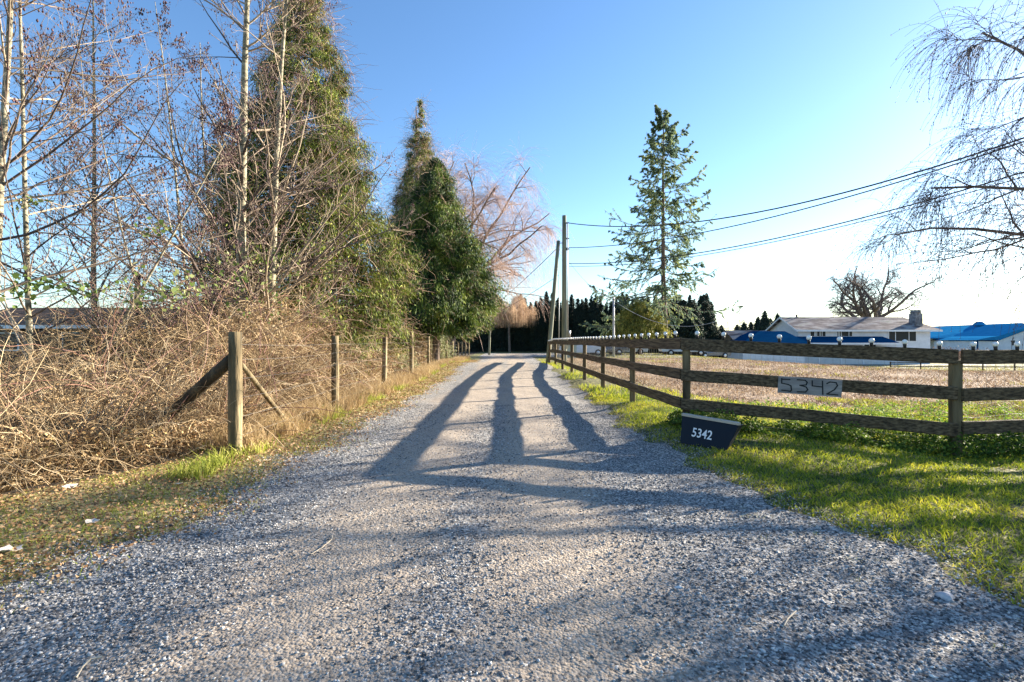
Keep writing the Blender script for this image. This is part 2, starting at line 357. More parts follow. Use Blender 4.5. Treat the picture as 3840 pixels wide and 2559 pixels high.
# verge right of the driveway, out to the front fence and beyond
def pick(n, x0, x1, y0, y1, cond, pw=1.6):
    y = y0 + (y1 - y0) * R.random(n) ** pw; x = R.uniform(x0, x1, n); k = cond(x, y); return x[k], y[k]
x, y = pick(420000, 1.5, 13, 1.5, 16, lambda x, y: (x > redge(y) + wav(y, 2.2) - .05 + .3*R.random(len(x))) & (x < y*1.05+1) & (nz(x, y, 1.3) + .5*nz(x, y, 4.1, 2) + R.normal(size=len(x))*.35 > -.6) & (y < 12.5 + 2*nz(x, y, .8)), 1.5)
tag(blades("grass", x, y, .015, .075, .0045, M_GRASS, .8), "short green grass on the verge by the board fence", "grass", kind="stuff")
x, y = pick(60000, 1.6, 14, 10, 40, lambda x, y: (x > redge(y) + .1) & (nz(x, y, .7) > -.1) & (x < 3.2 + np.maximum(0, 16 - y)*.8), 1.3)
tag(blades("grass", x, y, .04, .16, .009, M_GRASS, .6), "sunlit green grass strip along the driveway side fence", "grass", kind="stuff")
x, y = pick(160000, 3.0, 45, 9, 44, lambda x, y: (x < y*1.05) & (y > 10 + 2*nz(x, y, .8)) & (x > 3.4) & (nz(x, y, .5, 2) + R.normal(size=len(x))*.3 > -.5), 1.7)
tag(blades("field_stubble", x, y, .03, .15, .010, M_STUB, 1.4), "brown dead stubble covering the fenced field", "stubble", kind="stuff")
x, y = pick(90000, 1.5, 13, 1.5, 16, lambda x, y: (x > redge(y) + wav(y, 2.2) - .15 + .3*R.random(len(x))) & (x < y*1.05+1) & (nz(x, y, 2.0, 5) + R.normal(size=len(x))*.35 + .6*np.exp(-(x-redge(y))/.35) > .62), 1.5)
tag(blades("dry_grass", x, y, .015, .07, .005, M_DRY, 1.4), "straw coloured dead grass mixed into the right verge", "dry grass", kind="stuff")
cx_ = R.uniform(1.6, 3.2, 60); cy_ = R.uniform(2.2, 4.6, 60); kk = (cx_ < redge(cy_) + .1) & (cx_ > redge(cy_) - .75); cx_ = cx_[kk]; cy_ = cy_[kk]
x = np.repeat(cx_, 60) + R.normal(size=len(cx_)*60)*.03; y = np.repeat(cy_, 60) + R.normal(size=len(cx_)*60)*.03
tag(blades("weeds", x, y, .01, .035, .004, M_GRASS, 1.2), "tiny green weeds sprouting through the gravel edge at lower right", "weeds", kind="stuff")
x, y = pick(60000, 6, 60, 11, 62, lambda x, y: (x < y*1.05) & (x > 5) & ((nz(x, y, .35, 1) > .38) | (y > 46 + 2*nz(x, y, .4))), 1.0)
tag(blades("grass", x, y, .05, .16, .02, M_GRASSY0, 1.0), "yellow green grass patches in the fenced field before the house", "grass", kind="stuff")
# leafy weeds right behind the fence
M_WEED = leafmat("weed_leaves", [(0, (.04, .09, .015)), (.5, (.14, .24, .03)), (1, (.38, .4, .08))], 1, .4)
x, y = pick(60000, 2.8, 13, 7.2, 14, lambda x, y: (nz(x, y, 1.1, 1) > -.05) & (y > 8.6 - (x-3)*.32) & (y < 10.8 + .8*nz(x, y, .9)) , 1)
n = len(x); hh = R.random(n)**1.5 * .22 * (1 + nz(x, y, 2.3))
Cn = np.stack([x, y, gz(x, y) + hh], -1); U = rdir(n); U[:, 2] *= .5; U = norm(U) * R.uniform(.012, .03, n)[:, None]; Vv = norm(np.cross(U, rdir(n))) * R.uniform(.01, .022, n)[:, None]
tag(link("weeds", npmesh("weeds", *quads(Cn, U, Vv)), M_WEED), "low leafy green weeds growing behind the front board fence", "weeds", kind="stuff")
n = 60000; t = R.uniform(-.1, 3.2, n); bx_ = np.interp(t, [0, 1, 2, 3], [2.69, 5.76, 8.97, 12.2]); by_ = np.interp(t, [0, 1, 2, 3], [7.9, 6.65, 7.35, 8.1]); x = bx_ + R.normal(size=n)*.1; y = by_ + R.uniform(-.25, .55, n)
hh = R.random(n) * .34 * np.clip(.55 + nz(x*1.5, y, 1.9, 3), 0.08, 1); Cn = np.stack([x, y, gz(x, y) + hh], -1); U = rdir(n); U[:, 2] *= .6; s = R.uniform(.01, .026, n)[:, None]; U = norm(U); Vv = norm(np.cross(U, rdir(n)))*s*.7
tag(link("ivy", npmesh("ivy", *quads(Cn, U*s, Vv)), leafmat("shaded_ivy_leaf", [(0, (.012, .03, .006)), (.5, (.05, .10, .012)), (.85, (.2, .28, .04)), (1, (.5, .5, .2))], 1.4, .25)), "green leafy growth around the foot of the front board fence, shade put into its colour", "weeds", kind="stuff")  # leaf colour darkened to carry the shade at the fence foot
# left verge: leaf litter with sparse grass
vcond = lambda x, y: (x < ledge(y) + wav(y, 1) + .5*R.random(len(x))**2.2 - .02) & (x > -4.1 - np.maximum(0, 6.6-y)*.44)
M_MOSS = mat("mossy_verge", [(.3, (.13, .12, .04)), (.5, (.32, .29, .11)), (.7, (.48, .37, .21))], 14, .95, .6, 60)
tag(sheet("verge", np.linspace(-1, 1, 21), rys, .008, M_MOSS, lambda X, Y: -4.12 - np.maximum(0, 6.6-Y)*.46 + (X+1)/2*(ledge(Y) + .35 + 4.12 + np.maximum(0, 6.6-Y)*.46)), kind="structure")
x, y = pick(220000, -9, -1.5, 1.8, 40, vcond, 2.0); n = len(x)
Cn = np.stack([x, y, gz(x, y) + .012 + .03*R.random(n)], -1); U = rdir(n); U[:, 2] *= .45; U = norm(U); s = R.uniform(.004, .016, n)[:, None] * (1 + .25*np.minimum(y, 12)/4)[:, None]
Vv = norm(np.cross(U, norm(rdir(n) + [0, 0, .0]))) * s * .6; U = U * s
tag(link("leaf_litter", npmesh("leaf_litter", *quads(Cn, U, Vv)), M_DEAD), "brown fallen leaves scattered along the left verge", "leaf litter", kind="stuff")
M_GRASSY = leafmat("grass_yellow", [(0, (.10, .15, .015)), (.5, (.3, .34, .045)), (1, (.58, .52, .17))], 1.2, .4)
x, y = pick(200000, -9, -1.8, 1.8, 40, lambda x, y: vcond(x, y) & (nz(x, y, 2.1, 4) + R.normal(size=len(x))*.4 > -.15), 2.2)
tag(blades("grass", x, y, .015, .07, .005, M_GRASSY, .7), "sparse yellow green grass on the left verge", "grass", kind="stuff")
x, y = pick(60000, -5.2, -3.2, 5.5, 42, lambda x, y: (np.abs(x + 3.95) < .5) & (y > 6.9) & (nz(x, y*2, 1.5, 1) > -.2), 1.3)
tag(blades("dry_grass", x, y, .08, .42, .006, M_DRY, .5), "tall dry straw grass at the foot of the left wire fence", "dry grass", kind="stuff")
x, y = pick(15000, -4.3, -3.3, 5.5, 42, lambda x, y: (nz(x, y, 1.5, 3) > .1) & ((y > 6.9) | (x > -3.75)), 1.4)
tag(blades("grass", x, y, .05, .22, .007, M_GRASSY, .6), "bright grass tufts around the left fence posts", "grass", kind="stuff")

# ---------------------------------------------------------------- right board fence
WST = [(.28, (.02, .014, .009)), (.43, (.065, .046, .027)), (.58, (.125, .092, .055)), (.75, (.21, .16, .098))]
M_WOODY = mat("weathered_board_side", WST, 5, .9, .8, 14, (9, .5, 9), 12)
M_WOOD = mat("weathered_board", WST, 5, .9, .8, 14, (.5, 9, 9), 12)
M_POST = mat("weathered_post", [(.32, (.035, .028, .016)), (.52, (.13, .10, .056)), (.72, (.26, .21, .13))], 6, .9, .7, 50, (1, 1, .15), 8)
bf = thing("board_fence", "three rail weathered brown board fence along the driveway and across the right verge", "fence", (2.69, 7.9, 0))
side = [(2.69 - .055*k, 7.9 + 3.3*k) for k in range(8)]
side[7] = (2.3, 31.2)
front = [(2.69, 7.9), (5.76, 6.65), (8.97, 7.35), (12.2, 8.1)]
random.seed(3)
def fz(x, y, h): return g1(x, y) + h
posts = list(side) + front[1:]
for i, (px, py) in enumerate(posts):
    w = .115; base = g1(px, py)
    m_ = MB().beam((px, py, base - .15), (px, py, base + 1.25 + random.uniform(-.0, .02)), w, w, 4, .003, (0.3, 1, 0))
    reparent(m_.obj("post", M_POST), bf)
RH = [(1.29, .185), (.82, .17), (.375, .17)]
def rails(pts, off):
    for i in range(len(pts) - 1):
        (ax, ay), (bx, by) = pts[i], pts[i+1]
        d = Vector((bx-ax, by-ay, 0)).normalized(); nrm = Vector((d.y, -d.x, 0))
        if nrm.dot(Vector((-1, -1, 0))) < 0: nrm = -nrm
        for h, hh in RH:
            o_ = nrm * (off + random.uniform(0, .006))
            e0 = random.uniform(-.015, .015); e1 = random.uniform(-.015, .015)
            A = Vector((ax, ay, fz(ax, ay, h + e0))) + o_ ; B = Vector((bx, by, fz(bx, by, h + e1))) + o_ - d*.006
            if i == 0 and pts is front: A -= d * .07
            r = MB().beam(A, B, .038, hh, 8, .005).obj("rail", M_WOODY if pts is side else M_WOOD); reparent(r, bf)
rails(side, .08); rails(front, .082)
# field wire behind the boards
wire = Acc()
for pts in (side, front):
    for i in range(len(pts)-1):
        (ax, ay), (bx, by) = pts[i], pts[i+1]; d = Vector((bx-ax, by-ay, 0)); L = d.length; d.normalize(); nv = Vector((d.y, -d.x, 0))
        if nv.dot(Vector((-1, -1, 0))) > 0: nv = -nv
        q = int(L/.15); t = np.linspace(0, 1, q+1); X = ax + (bx-ax)*t + nv.x*.075; Y = ay + (by-ay)*t + nv.y*.075; Z = gz(X, Y)
        P = np.stack([np.stack([X, Y, Z+.02], -1), np.stack([X, Y, Z+1.28], -1)], 1)
        wire.add(*tubes(P, np.full((len(t), 2), .0016), 3))
        for h in (.08, .2, .34, .5, .68, .88, 1.08, 1.26):
            P = np.stack([X, Y, Z+h], -1)[None]; wire.add(*tubes(P, np.full((1, len(t)), .0016), 3))
M_WIRE = flat("galvanised_wire", (.35, .34, .33), .5, .6)
reparent(wire.obj("wire_mesh", M_WIRE), bf)

# white globes on black sockets along the top board
M_GLOBE = flat("white_glass_globe", (.85, .85, .83), .25); M_BLACK = flat("black_plastic", (.015, .015, .018), .5)
glob = MB()
for k in range(5):
    pass
def sphere_mb(r, z, seg=12, rings=8):
    m_ = MB(); vs = []; fs = []
    for j in range(rings+1):
        th = math.pi*j/rings
        for i in range(seg): an = 2*math.pi*i/seg; vs.append((r*math.sin(th)*math.cos(an), r*math.sin(th)*math.sin(an), z + r*math.cos(th)))
    for j in range(rings):
        for i in range(seg): k2 = (i+1) % seg; fs.append((j*seg+i, j*seg+k2, (j+1)*seg+k2, (j+1)*seg+i))
    m_.verts(vs, fs); return m_
GL = "white globe light in black socket on the top board of the driveway side fence"
GL2 = "white globe light in black socket on the top board of the front fence"
first = None
def run(pts, sp, lab, skip=0.2):
    global first
    acc = skip
    for i in range(len(pts)-1):
        A = Vector((*pts[i], 0)); B = Vector((*pts[i+1], 0)); L = (B-A).length; d = (B-A)/L; nv = Vector((d.y, -d.x, 0))
        if nv.dot(Vector((-1, -1, 0))) < 0: nv = -nv
        while acc < L:
            p = A + d*acc + nv*.085; z0 = g1(*pts[i])*(1-acc/L) + g1(*pts[i+1])*acc/L + 1.29 + .094
            if first is None:
                first = thing("globe_light", lab, "light", (p.x, p.y, z0), "globe lights along the board fence")
                MB().pole((0, 0, -.004), (0, 0, .05), .019, .022, 10, 1).obj("socket", M_BLACK, first, True)
                sphere_mb(.034, .078).obj("globe", M_GLOBE, first, True)
            else: dup(first, (p.x, p.y, z0), label=lab)
            acc += sp
        acc -= L
run(side, .5, GL, .25); run(front, .37, GL2, .16)
# the string of lights' cord
# plank sign
u0 = (Vector((5.76, 6.65, 0)) - Vector((2.69, 7.9, 0))); Lf = u0.length; u0.normalize(); nf = Vector((u0.y, -u0.x, 0)); nf = nf if nf.y < 0 else -nf
def strokes_on(lines, org, ux, uz, th, nrm, name, m, parent):
    mb = MB()
    for (x0, z0, x1, z1) in lines:
        a_ = org + ux*x0 + uz*z0; b_ = org + ux*x1 + uz*z1; t = (b_-a_).normalized(); s_ = nrm.cross(t)*th/2; e_ = t*th*.35
        q = [a_-e_-s_, b_+e_-s_, b_+e_+s_, a_-e_+s_]; mb.verts([v + nrm*.0012*1 for v in q] + [v + nrm*.003 for v in q], [(0,3,2,1),(4,5,6,7),(0,1,5,4),(1,2,6,5),(2,3,7,6),(3,0,4,7)])
    o = mb.obj(name, m); reparent(o, parent); return o
M_SIGN = mat("grey_sign_plank", [(.3, (.16, .15, .15)), (.7, (.34, .32, .31))], 3, .85, .4, 40, (1, 1, 6))
M_PAINT = flat("black_paint", (.008, .008, .01), .6)
def along(s_, z, off): 
    p = Vector((2.69, 7.9, 0)) + u0*s_ + nf*off; p.z = z; return p
sA, sB = 1.25, 2.03
zs = .77
ps = thing("number_plank", "grey wooden plank with hand painted black number 5342 nailed to the middle fence board", "sign", along((sA+sB)/2, zs, .115))
uz = Vector((0, 0, 1)); sdn = (g1(5.76, 6.65) - g1(2.69, 7.9))/Lf; ux = (u0 + uz*sdn).normalized(); uzp = Vector((0, 0, 1))
zA = fz(2.69, 7.9, .78) + sdn*sA
org = along(sA, zA - .125, .118)
reparent(MB().beam(org + uz*.125, org + uz*.125 + ux*.78, .022, .235, 4, .001).obj("plank", M_SIGN), ps)
w_ = .13
def dig(ch, x0, h=.17, z=.04):
    L_ = {'5': [(0.03,1,.0,1),(.0,1,.0,.62),(0,.62,.62,.55),(.62,.55,.9,.45),(.9,.45,.95,.1),(.95,.1,.85,0),(.85,0,0,.03),(0.02,.95,.8,.97)],
          '3': [(0,1,.75,1),(.75,1,.95,.85),(.95,.85,.85,.62),(.85,.62,.25,.55),(.25,.55,.85,.45),(.85,.45,1,.25),(1,.25,.8,.03),(.8,.03,0,0)],
          '4': [(0,1,0,.58),(0,.58,.9,.55),(.95,1.03,.98,-.05)],
          '2': [(0,.85,.3,1),(.3,1,.85,.98),(.85,.98,.98,.75),(.98,.75,.7,.4),(.7,.4,0,0),(0,0,1,0)]}[ch]
    return [(x0+a_*w_, z+b_*h, x0+c_*w_, z+d_*h) for a_, b_, c_, d_ in L_]
for ch, xx in zip("5342", (.045, .24, .425, .60)):
    strokes_on(dig(ch, xx), org + nf*.011, ux, uzp, .017, nf, "digit", M_PAINT, ps)
# mailbox-like number box on the grass
M_NAVY = flat("dark_navy_paint", (.006, .012, .021), .6, 0, .2); M_EDGE = flat("pale_box_edge", (.45, .39, .31), .7); M_WHITE = flat("white_paint", (.8, .8, .8), .5)  # M_EDGE: plain pale tone for the strip along the box top
def pxg(u, v, D): return Vector(at(u, v, D))
bb = g1(2.5, 6.5)
TL = pxg(2558, 1561, 6.95); TR = pxg(2770, 1597, 6.45); BL = pxg(2550, 1662, 6.85); BR = pxg(2722, 1694, 6.42)
bx = thing("number_box", "dark navy box with white number 5342 lying on the grass by the fence corner", "box", (BL + BR) / 2)
back = Vector((.16, .22, -.02)); backb = Vector((.16, .26, 0))
vs = [BL, BR, TR, TL, BL + backb, BR + backb, TR + back, TL + back]
o = MB().verts(vs, [(0,1,2,3),(4,7,6,5),(3,2,6,7),(0,4,5,1),(1,5,6,2),(0,3,7,4)]).obj("box_body", M_NAVY); reparent(o, bx)
fx = (TR - TL).normalized(); fn = (TR - TL).cross(TL - BL).normalized(); fn = fn if fn.y < 0 else -fn; fu = (TL - BL).normalized()
o = MB().verts([TL + fn*.012 - fx*.005, TR + fn*.012 + fx*.008, TR + fn*.012 + fx*.008 + Vector((0,0,.03)), TL + fn*.012 - fx*.005 + Vector((0,0,.03)),
   TL + back*.25 - fx*.005 + Vector((0,0,.003)), TR + back*.25 + fx*.008 + Vector((0,0,.003)), TR + back*.25 + fx*.008 + Vector((0,0,.04)), TL + back*.25 - fx*.005 + Vector((0,0,.04))],
   [(0,1,2,3),(4,7,6,5),(3,2,6,7),(0,4,5,1),(1,5,6,2),(0,3,7,4)]).obj("top_edge", M_EDGE); reparent(o, bx)
def text_mesh(txt, size, depth):
    cu = bpy.data.curves.new("t", 'FONT'); cu.body = txt; cu.size = size; cu.extrude = depth; cu.offset = size*.012
    ob = bpy.data.objects.new("t", cu); C.objects.link(ob); bpy.context.view_layer.update()
    me = bpy.data.meshes.new_from_object(ob.evaluated_get(bpy.context.evaluated_depsgraph_get())); bpy.data.objects.remove(ob); return me
tm = text_mesh("5342", .165, .0015); to = link("number", tm, M_WHITE)
upv = fn.cross(fx).normalized(); upv = upv if upv.z > 0 else -upv
pt = BL + (TL-BL)*.32 + (BR-BL)*.24 + fn*.004
Mx = Matrix((( *(fx*.82), 0), (*upv, 0), (*fn, 0), (0, 0, 0, 1))).transposed(); Mx.translation = pt
to.matrix_world = Mx; mw = Mx.copy(); to.parent = bx; to.matrix_parent_inverse = Matrix.Translation(-Vector(bx.location)); to.matrix_basis = mw

# ---------------------------------------------------------------- left wire fence
M_RPOST = mat("round_post_wood", [(.32, (.045, .036, .02)), (.5, (.17, .13, .07)), (.68, (.33, .27, .16))], 8, .9, .8, 40, (1, 1, .12), 8)
M_DARKW = mat("dark_old_log", [(.3, (.02, .017, .012)), (.6, (.07, .055, .035)), (.8, (.16, .13, .07))], 6, .95, .8, 40, (1, 1, .3), 8)
lf = thing("wire_fence", "wire fence on round wooden posts along the left edge of the driveway", "fence", (-3.65, 6.77, 0))
LP = [(-3.66, 6.77, 1.61, .088), (-3.85, 11.16, 1.6, .082), (-4.05, 16.2, 1.63, .08), (-4.16, 21.2, 1.85, .09), (-4.3, 26.3, 1.66, .08), (-4.35, 30.5, 1.6, .08),
      (-4.4, 34.5, 1.55, .08), (-4.45, 38.5, 1.5, .08), (-4.5, 42.5, 1.45, .08), (-4.55, 46.5, 1.45, .08), (-4.6, 50.5, 1.4, .08), (-4.65, 55, 1.4, .08)]
for i, (px, py, h, r) in enumerate(LP):
    b0 = g1(px, py); tl = random.uniform(-.03, .03) if i else .0
    reparent(MB().pole((px, py, b0-.2), (px+tl, py, b0+h), r, r*.93, 16, 8, .03).obj("post", M_RPOST, None, True), lf)
p0 = Vector((-3.70, 6.8, 1.28))
reparent(MB().pole(at(575, 1610, 7.35), p0 + Vector((.0, .06, 0.02)), .085, .082, 14, 8, .05).obj("brace", M_DARKW, None, True), lf)
reparent(MB().pole((-3.62, 6.86, 1.18), at(1076, 1584, 8.9), .032, .04, 10, 6, .05).obj("brace", M_RPOST, None, True), lf)
wr = Acc()
for h in (.25, .5, .75, 1.0, 1.25, 1.45):
    P = []
    for i in range(len(LP)-1):
        for t in np.linspace(0, 1, 7)[:-1]:
            x_ = LP[i][0]*(1-t) + LP[i+1][0]*t + .09; y_ = LP[i][1]*(1-t) + LP[i+1][1]*t
            P.append((x_, y_, g1(LP[i][0], LP[i][1])*(1-t) + g1(LP[i+1][0], LP[i+1][1])*t + h - .03*math.sin(math.pi*t)))
    P = np.array(P)[None]; wr.add(*tubes(P, np.full(P.shape[:2], .0018), 3))
reparent(wr.obj("wire", M_WIRE), lf)

# ---------------------------------------------------------------- brambles
def bxl(y): return -4.35 - .55*sst(y, 7.5, 12) - .02*np.maximum(0, y - 8) - np.maximum(0, 7 - y) * .42
M_CANE = leafmat("bramble_cane", [(0, (.02, .012, .008)), (.28, (.10, .062, .032)), (.55, (.37, .265, .145)), (.8, (.6, .47, .29)), (1, (.86, .76, .58))], .9, 0, .8, .35)
M_CANE2 = leafmat("red_bramble_cane", [(0, (.10, .035, .03)), (.6, (.28, .15, .11)), (1, (.5, .34, .24))], .9, 0, .6, .3)
def henv(x, y):                     # height of the thicket
    h = 1.15 + .3*nz(x, y, .7, 1) + .6*sst(y, 7, 10) + 1.3*sst(y, 8.5, 13)*(1 - .25*sst(y, 18, 30)) * sst(x, -11, -7.5)
    return h * (1 - .55*(1 - sst(bxl(y) - x, -.1, .9)))
acc = Acc()
def canes(n, y0, y1, depth, L, rad, wob, bend, pw=1.6, npt=9, hfrac=(0, 1), up=.5):
    y = y0 + (y1 - y0) * R.random(n)**pw; x = bxl(y) - depth * R.random(n)**1.3
    k = (x > -y*1.12 - 1); x = x[k]; y = y[k]; n = len(x)
    h = henv(x, y) * R.uniform(*hfrac, n)
    S0 = np.stack([x, y, gz(x, y) + h], -1); D = rdir(n); D[:, 2] = np.abs(D[:, 2])*.6 + up; 
    return grow(S0, D, R.uniform(*L, n), R.uniform(*rad, n), npt, wob, bend, .5)
P, Rd = canes(4300, 3.2, 13, 5, (.6, 2.3), (.002, .008), .26, (0, 0, -.12), 1.2, 9, (0, .85)); acc.add(*tubes(P, Rd, 3))
s0 = kids(P, Rd, np.full(len(P), 1.), 9, .05, 1, (30, 90), (.1, .42), .6, False); P2, R2 = grow(*s0[:3], np.clip(s0[3], .0016, .004), 4, .32, (0, 0, -.05), .5); acc.add(*tubes(P2, R2, 3))
P, Rd = canes(6000, 10, 44, 4.5, (.8, 2.4), (.005, .010), .3, (0, 0, -.2), 1.6, 8, (0, .95), .35); acc.add(*tubes(P, Rd, 3))
s0 = kids(P, Rd, np.full(len(P), 1.), 3, .2, 1, (30, 90), (.2, .6), .7, False); P2, R2 = grow(*s0[:3], np.maximum(s0[3], .003), 4, .3, (0, 0, -.1), .6); acc.add(*tubes(P2, R2, 3))
tag(acc.obj("bramble_thicket", M_CANE), "tangled tan dry bramble canes filling the ground behind the left fence", "brambles", kind="stuff")
P, Rd = canes(230, 3.8, 15, 4, (1.8, 4.2), (.003, .009), .13, (.03, 0, -.12), 1.2, 12, (.2, .8), 1.3)
a2 = Acc().add(*tubes(P, Rd, 4)); tag(a2.obj("bramble_canes", M_CANE2), "long red brown bramble canes arching above the tangled thicket", "brambles", kind="stuff")
# dead leaves and fine stalks caught in it, a few green leaves
n = 110000; y = 3.2 + 40*R.random(n)**1.9; x = bxl(y) - 4.5*R.random(n)**1.4; k = (x > -y*1.1-1); x = x[k]; y = y[k]; n = len(x)
Cn = np.stack([x, y, gz(x, y) + henv(x, y)*R.random(n)**.8], -1); U = rdir(n); s = (R.uniform(.008, .022, n)*(1+y/14))[:, None]; Vv = norm(np.cross(U, rdir(n)))*s*.55; U = U*s
M_DLF = leafmat("dry_bramble_leaf", [(0, (.06, .03, .015)), (.4, (.28, .17, .08)), (.75, (.55, .4, .2)), (1, (.4, .44, .12))], .8, .25)
tag(link("dead_leaves", npmesh("dead_leaves", *quads(Cn, U, Vv)), M_DLF), "dry curled leaves caught in the bramble tangle", "leaves", kind="stuff")
x, y = pick(34000, -12, -4, 3.4, 24, lambda x, y: (x < bxl(y)-.2) & (x > bxl(y)-3.0) & (x > -y*1.1), 1.3)
tag(blades("dry_stalks", x, y, .25, 1.1, .004, M_DRY, .35), "dry straw stalks rising through the brambles", "dry stalks", kind="stuff")
M_GLF = leafmat("green_bramble_leaf", [(0, (.03, .06, .015)), (.5, (.13, .19, .04)), (1, (.42, .42, .2))], 1, .35)
cl = [(560, 1075, 7.2, .28), (600, 1120, 7.2, .2), (690, 1085, 7.6, .14), (130, 1060, 6.4, .12), (40, 1100, 6.2, .2), (830, 1040, 9, .25), (1010, 950, 12, .5), (1150, 960, 13, .6), (1290, 1130, 13, .6), (600, 860, 8, .12), (900, 1000, 11, .4), (120, 760, 8, .1), (320, 1090, 6.5, .12), (1380, 1200, 16, .9), (1000, 1100, 9, .4)]
Cs = []
for (u, v, D, s) in cl:
    k = int(30 + 90*s); Cs.append(np.array(at(u, v, D)) + R.normal(size=(k, 3))*s*[1.2, .6, .55])
Cn = np.concatenate(Cs); n = len(Cn); U = rdir(n); Vv = norm(np.cross(U, rdir(n))); s = R.uniform(.022, .05, n)[:, None]
tag(link("bramble_leaves", npmesh("bramble_leaves", *quads(Cn, U*s, Vv*s*.7)), M_GLF), "green bramble leaves lingering on the canes behind the left fence", "leaves", kind="stuff")

# ---------------------------------------------------------------- bare alders
M_BARK = mat("pale_alder_bark", [(.3, (.07, .062, .042)), (.5, (.25, .225, .155)), (.75, (.42, .385, .29))], 5, .9, .4, 30, (1, 1, 2.2), 8)
M_TWIG = leafmat("alder_twig", [(0, (.05, .038, .04)), (.5, (.17, .13, .10)), (1, (.50, .41, .29))], .8, 0, .8, .2)
M_CONE = leafmat("alder_cone", [(0, (.03, .014, .018)), (.6, (.09, .045, .05)), (1, (.26, .14, .13))], 1, 0)
def octs(Cn, s):
    n = len(Cn); B = np.array([[1,0,0],[-1,0,0],[0,1,0],[0,-1,0],[0,0,1.5],[0,0,-1.5]], float)
    V = Cn[:, None] + B[None]*s[:, None, None]; T = np.array([[0,2,4],[2,1,4],[1,3,4],[3,0,4],[2,0,5],[1,2,5],[3,1,5],[0,3,5]])
    return V.reshape(-1, 3), (np.arange(n)[:, None, None]*6 + T[None]).reshape(-1, 3)
def alder(label, x, y, h, r, lean=(0, 0), nb=46, bl=.34, first_b=.12, cones=True, group="bare alders behind the left fence", bias=(0, 0, 0), tw=.0031, mtr=None):
    z = g1(x, y); t_ = thing("alder_tree", label, "tree", (x, y, z), group)
    P, Rd = grow(np.array([[0, 0, -.1]]), np.array([[lean[0], lean[1], 1.]]), np.array([h]), np.array([r]), 16, .014, (0, 0, .02), .12)
    link("trunk", npmesh("trunk", *tubes(P, Rd, 12), True), mtr or M_BARK, t_)
    s0 = kids(P, Rd, [h], nb, first_b, .97, (42, 72), (bl*.6, bl*1.2), .38); D = s0[1] + np.array(bias)
    B1, Q1 = grow(s0[0], D, s0[2], np.maximum(s0[3], tw*1.6), 10, .09, (0, 0, .035), .2)
    s1 = kids(B1, Q1, s0[2], 9, .1, 1, (30, 60), (.3, .65), .55); B2, Q2 = grow(s1[0], s1[1], s1[2], np.maximum(s1[3], tw), 7, .12, (0, 0, .02), .35)
    s2 = kids(B2, Q2, s1[2], 5, .15, 1, (25, 60), (.35, .8), .6); B3, Q3 = grow(s2[0], s2[1], s2[2], np.maximum(s2[3], tw*.7), 5, .15, (0, 0, 0), .5)
    a_ = Acc().add(*tubes(B1, Q1, 5)).add(*tubes(B2, Q2, 4)).add(*tubes(B3, Q3, 3)); a_.obj("crown", M_TWIG, t_)
    if cones:
        k = R.random(len(B3)) < .6; Cn = B3[k, R.integers(2, 5, k.sum())]; Cn = np.repeat(Cn, 2, 0) + R.normal(size=(len(Cn)*2, 3))*.035
        link("cones", npmesh("cones", *octs(Cn, R.uniform(.010, .022, len(Cn)))), M_CONE, t_)
    return t_
R = np.random.default_rng(21)
alder("tall pale trunked bare alder nearest the leaning fence brace, in front of the big conifer", -7.15, 13.3, 15.5, .16, (.0, 0), 52, .32, .12)
alder("slimmer bare alder just right of the tallest pale trunk, crossing the big conifer", -6.5, 13.6, 14, .12, (.02, 0), 46, .32, .12)
alder("thin bare alder with dark stem left of the tallest pale trunk", -8.1, 13.2, 11, .055, (-.06, 0), 34, .3, .2)
alder("thick pale bare alder trunk at the left edge of the photo", -8.25, 8.1, 12, .085, (-.01, 0), 46, .4, .2, bias=(.2, .1, 0))
alder("slender dark bare alder forking beside the leftmost pale trunk", -8.35, 8.8, 11, .055, (.05, 0.02), 40, .42, .15, bias=(.3, .1, 0))
alder("leaning bare alder sapling rising to the right out of the brambles on the far left", -8.6, 9.3, 7.5, .04, (.6, .1), 26, .34, .2, cones=True)
alder("leaning bare alder sapling between the leftmost trunk and the pale tall one", -9.6, 13.5, 9, .045, (.35, .0), 30, .36, .2)
alder("arching bare alder sapling leaning left over the brambles", -6.9, 10.5, 8, .035, (-.3, .0), 30, .36, .2)
alder("bare alder behind the leftmost trunks, dense with dark cones", -13.5, 16.5, 14, .10, (.02, 0), 40, .34, .15)
alder("bare alder standing back beyond the brambles to the left of the big conifer", -11.0, 19, 13, .09, (.0, 0), 36, .34, .15)

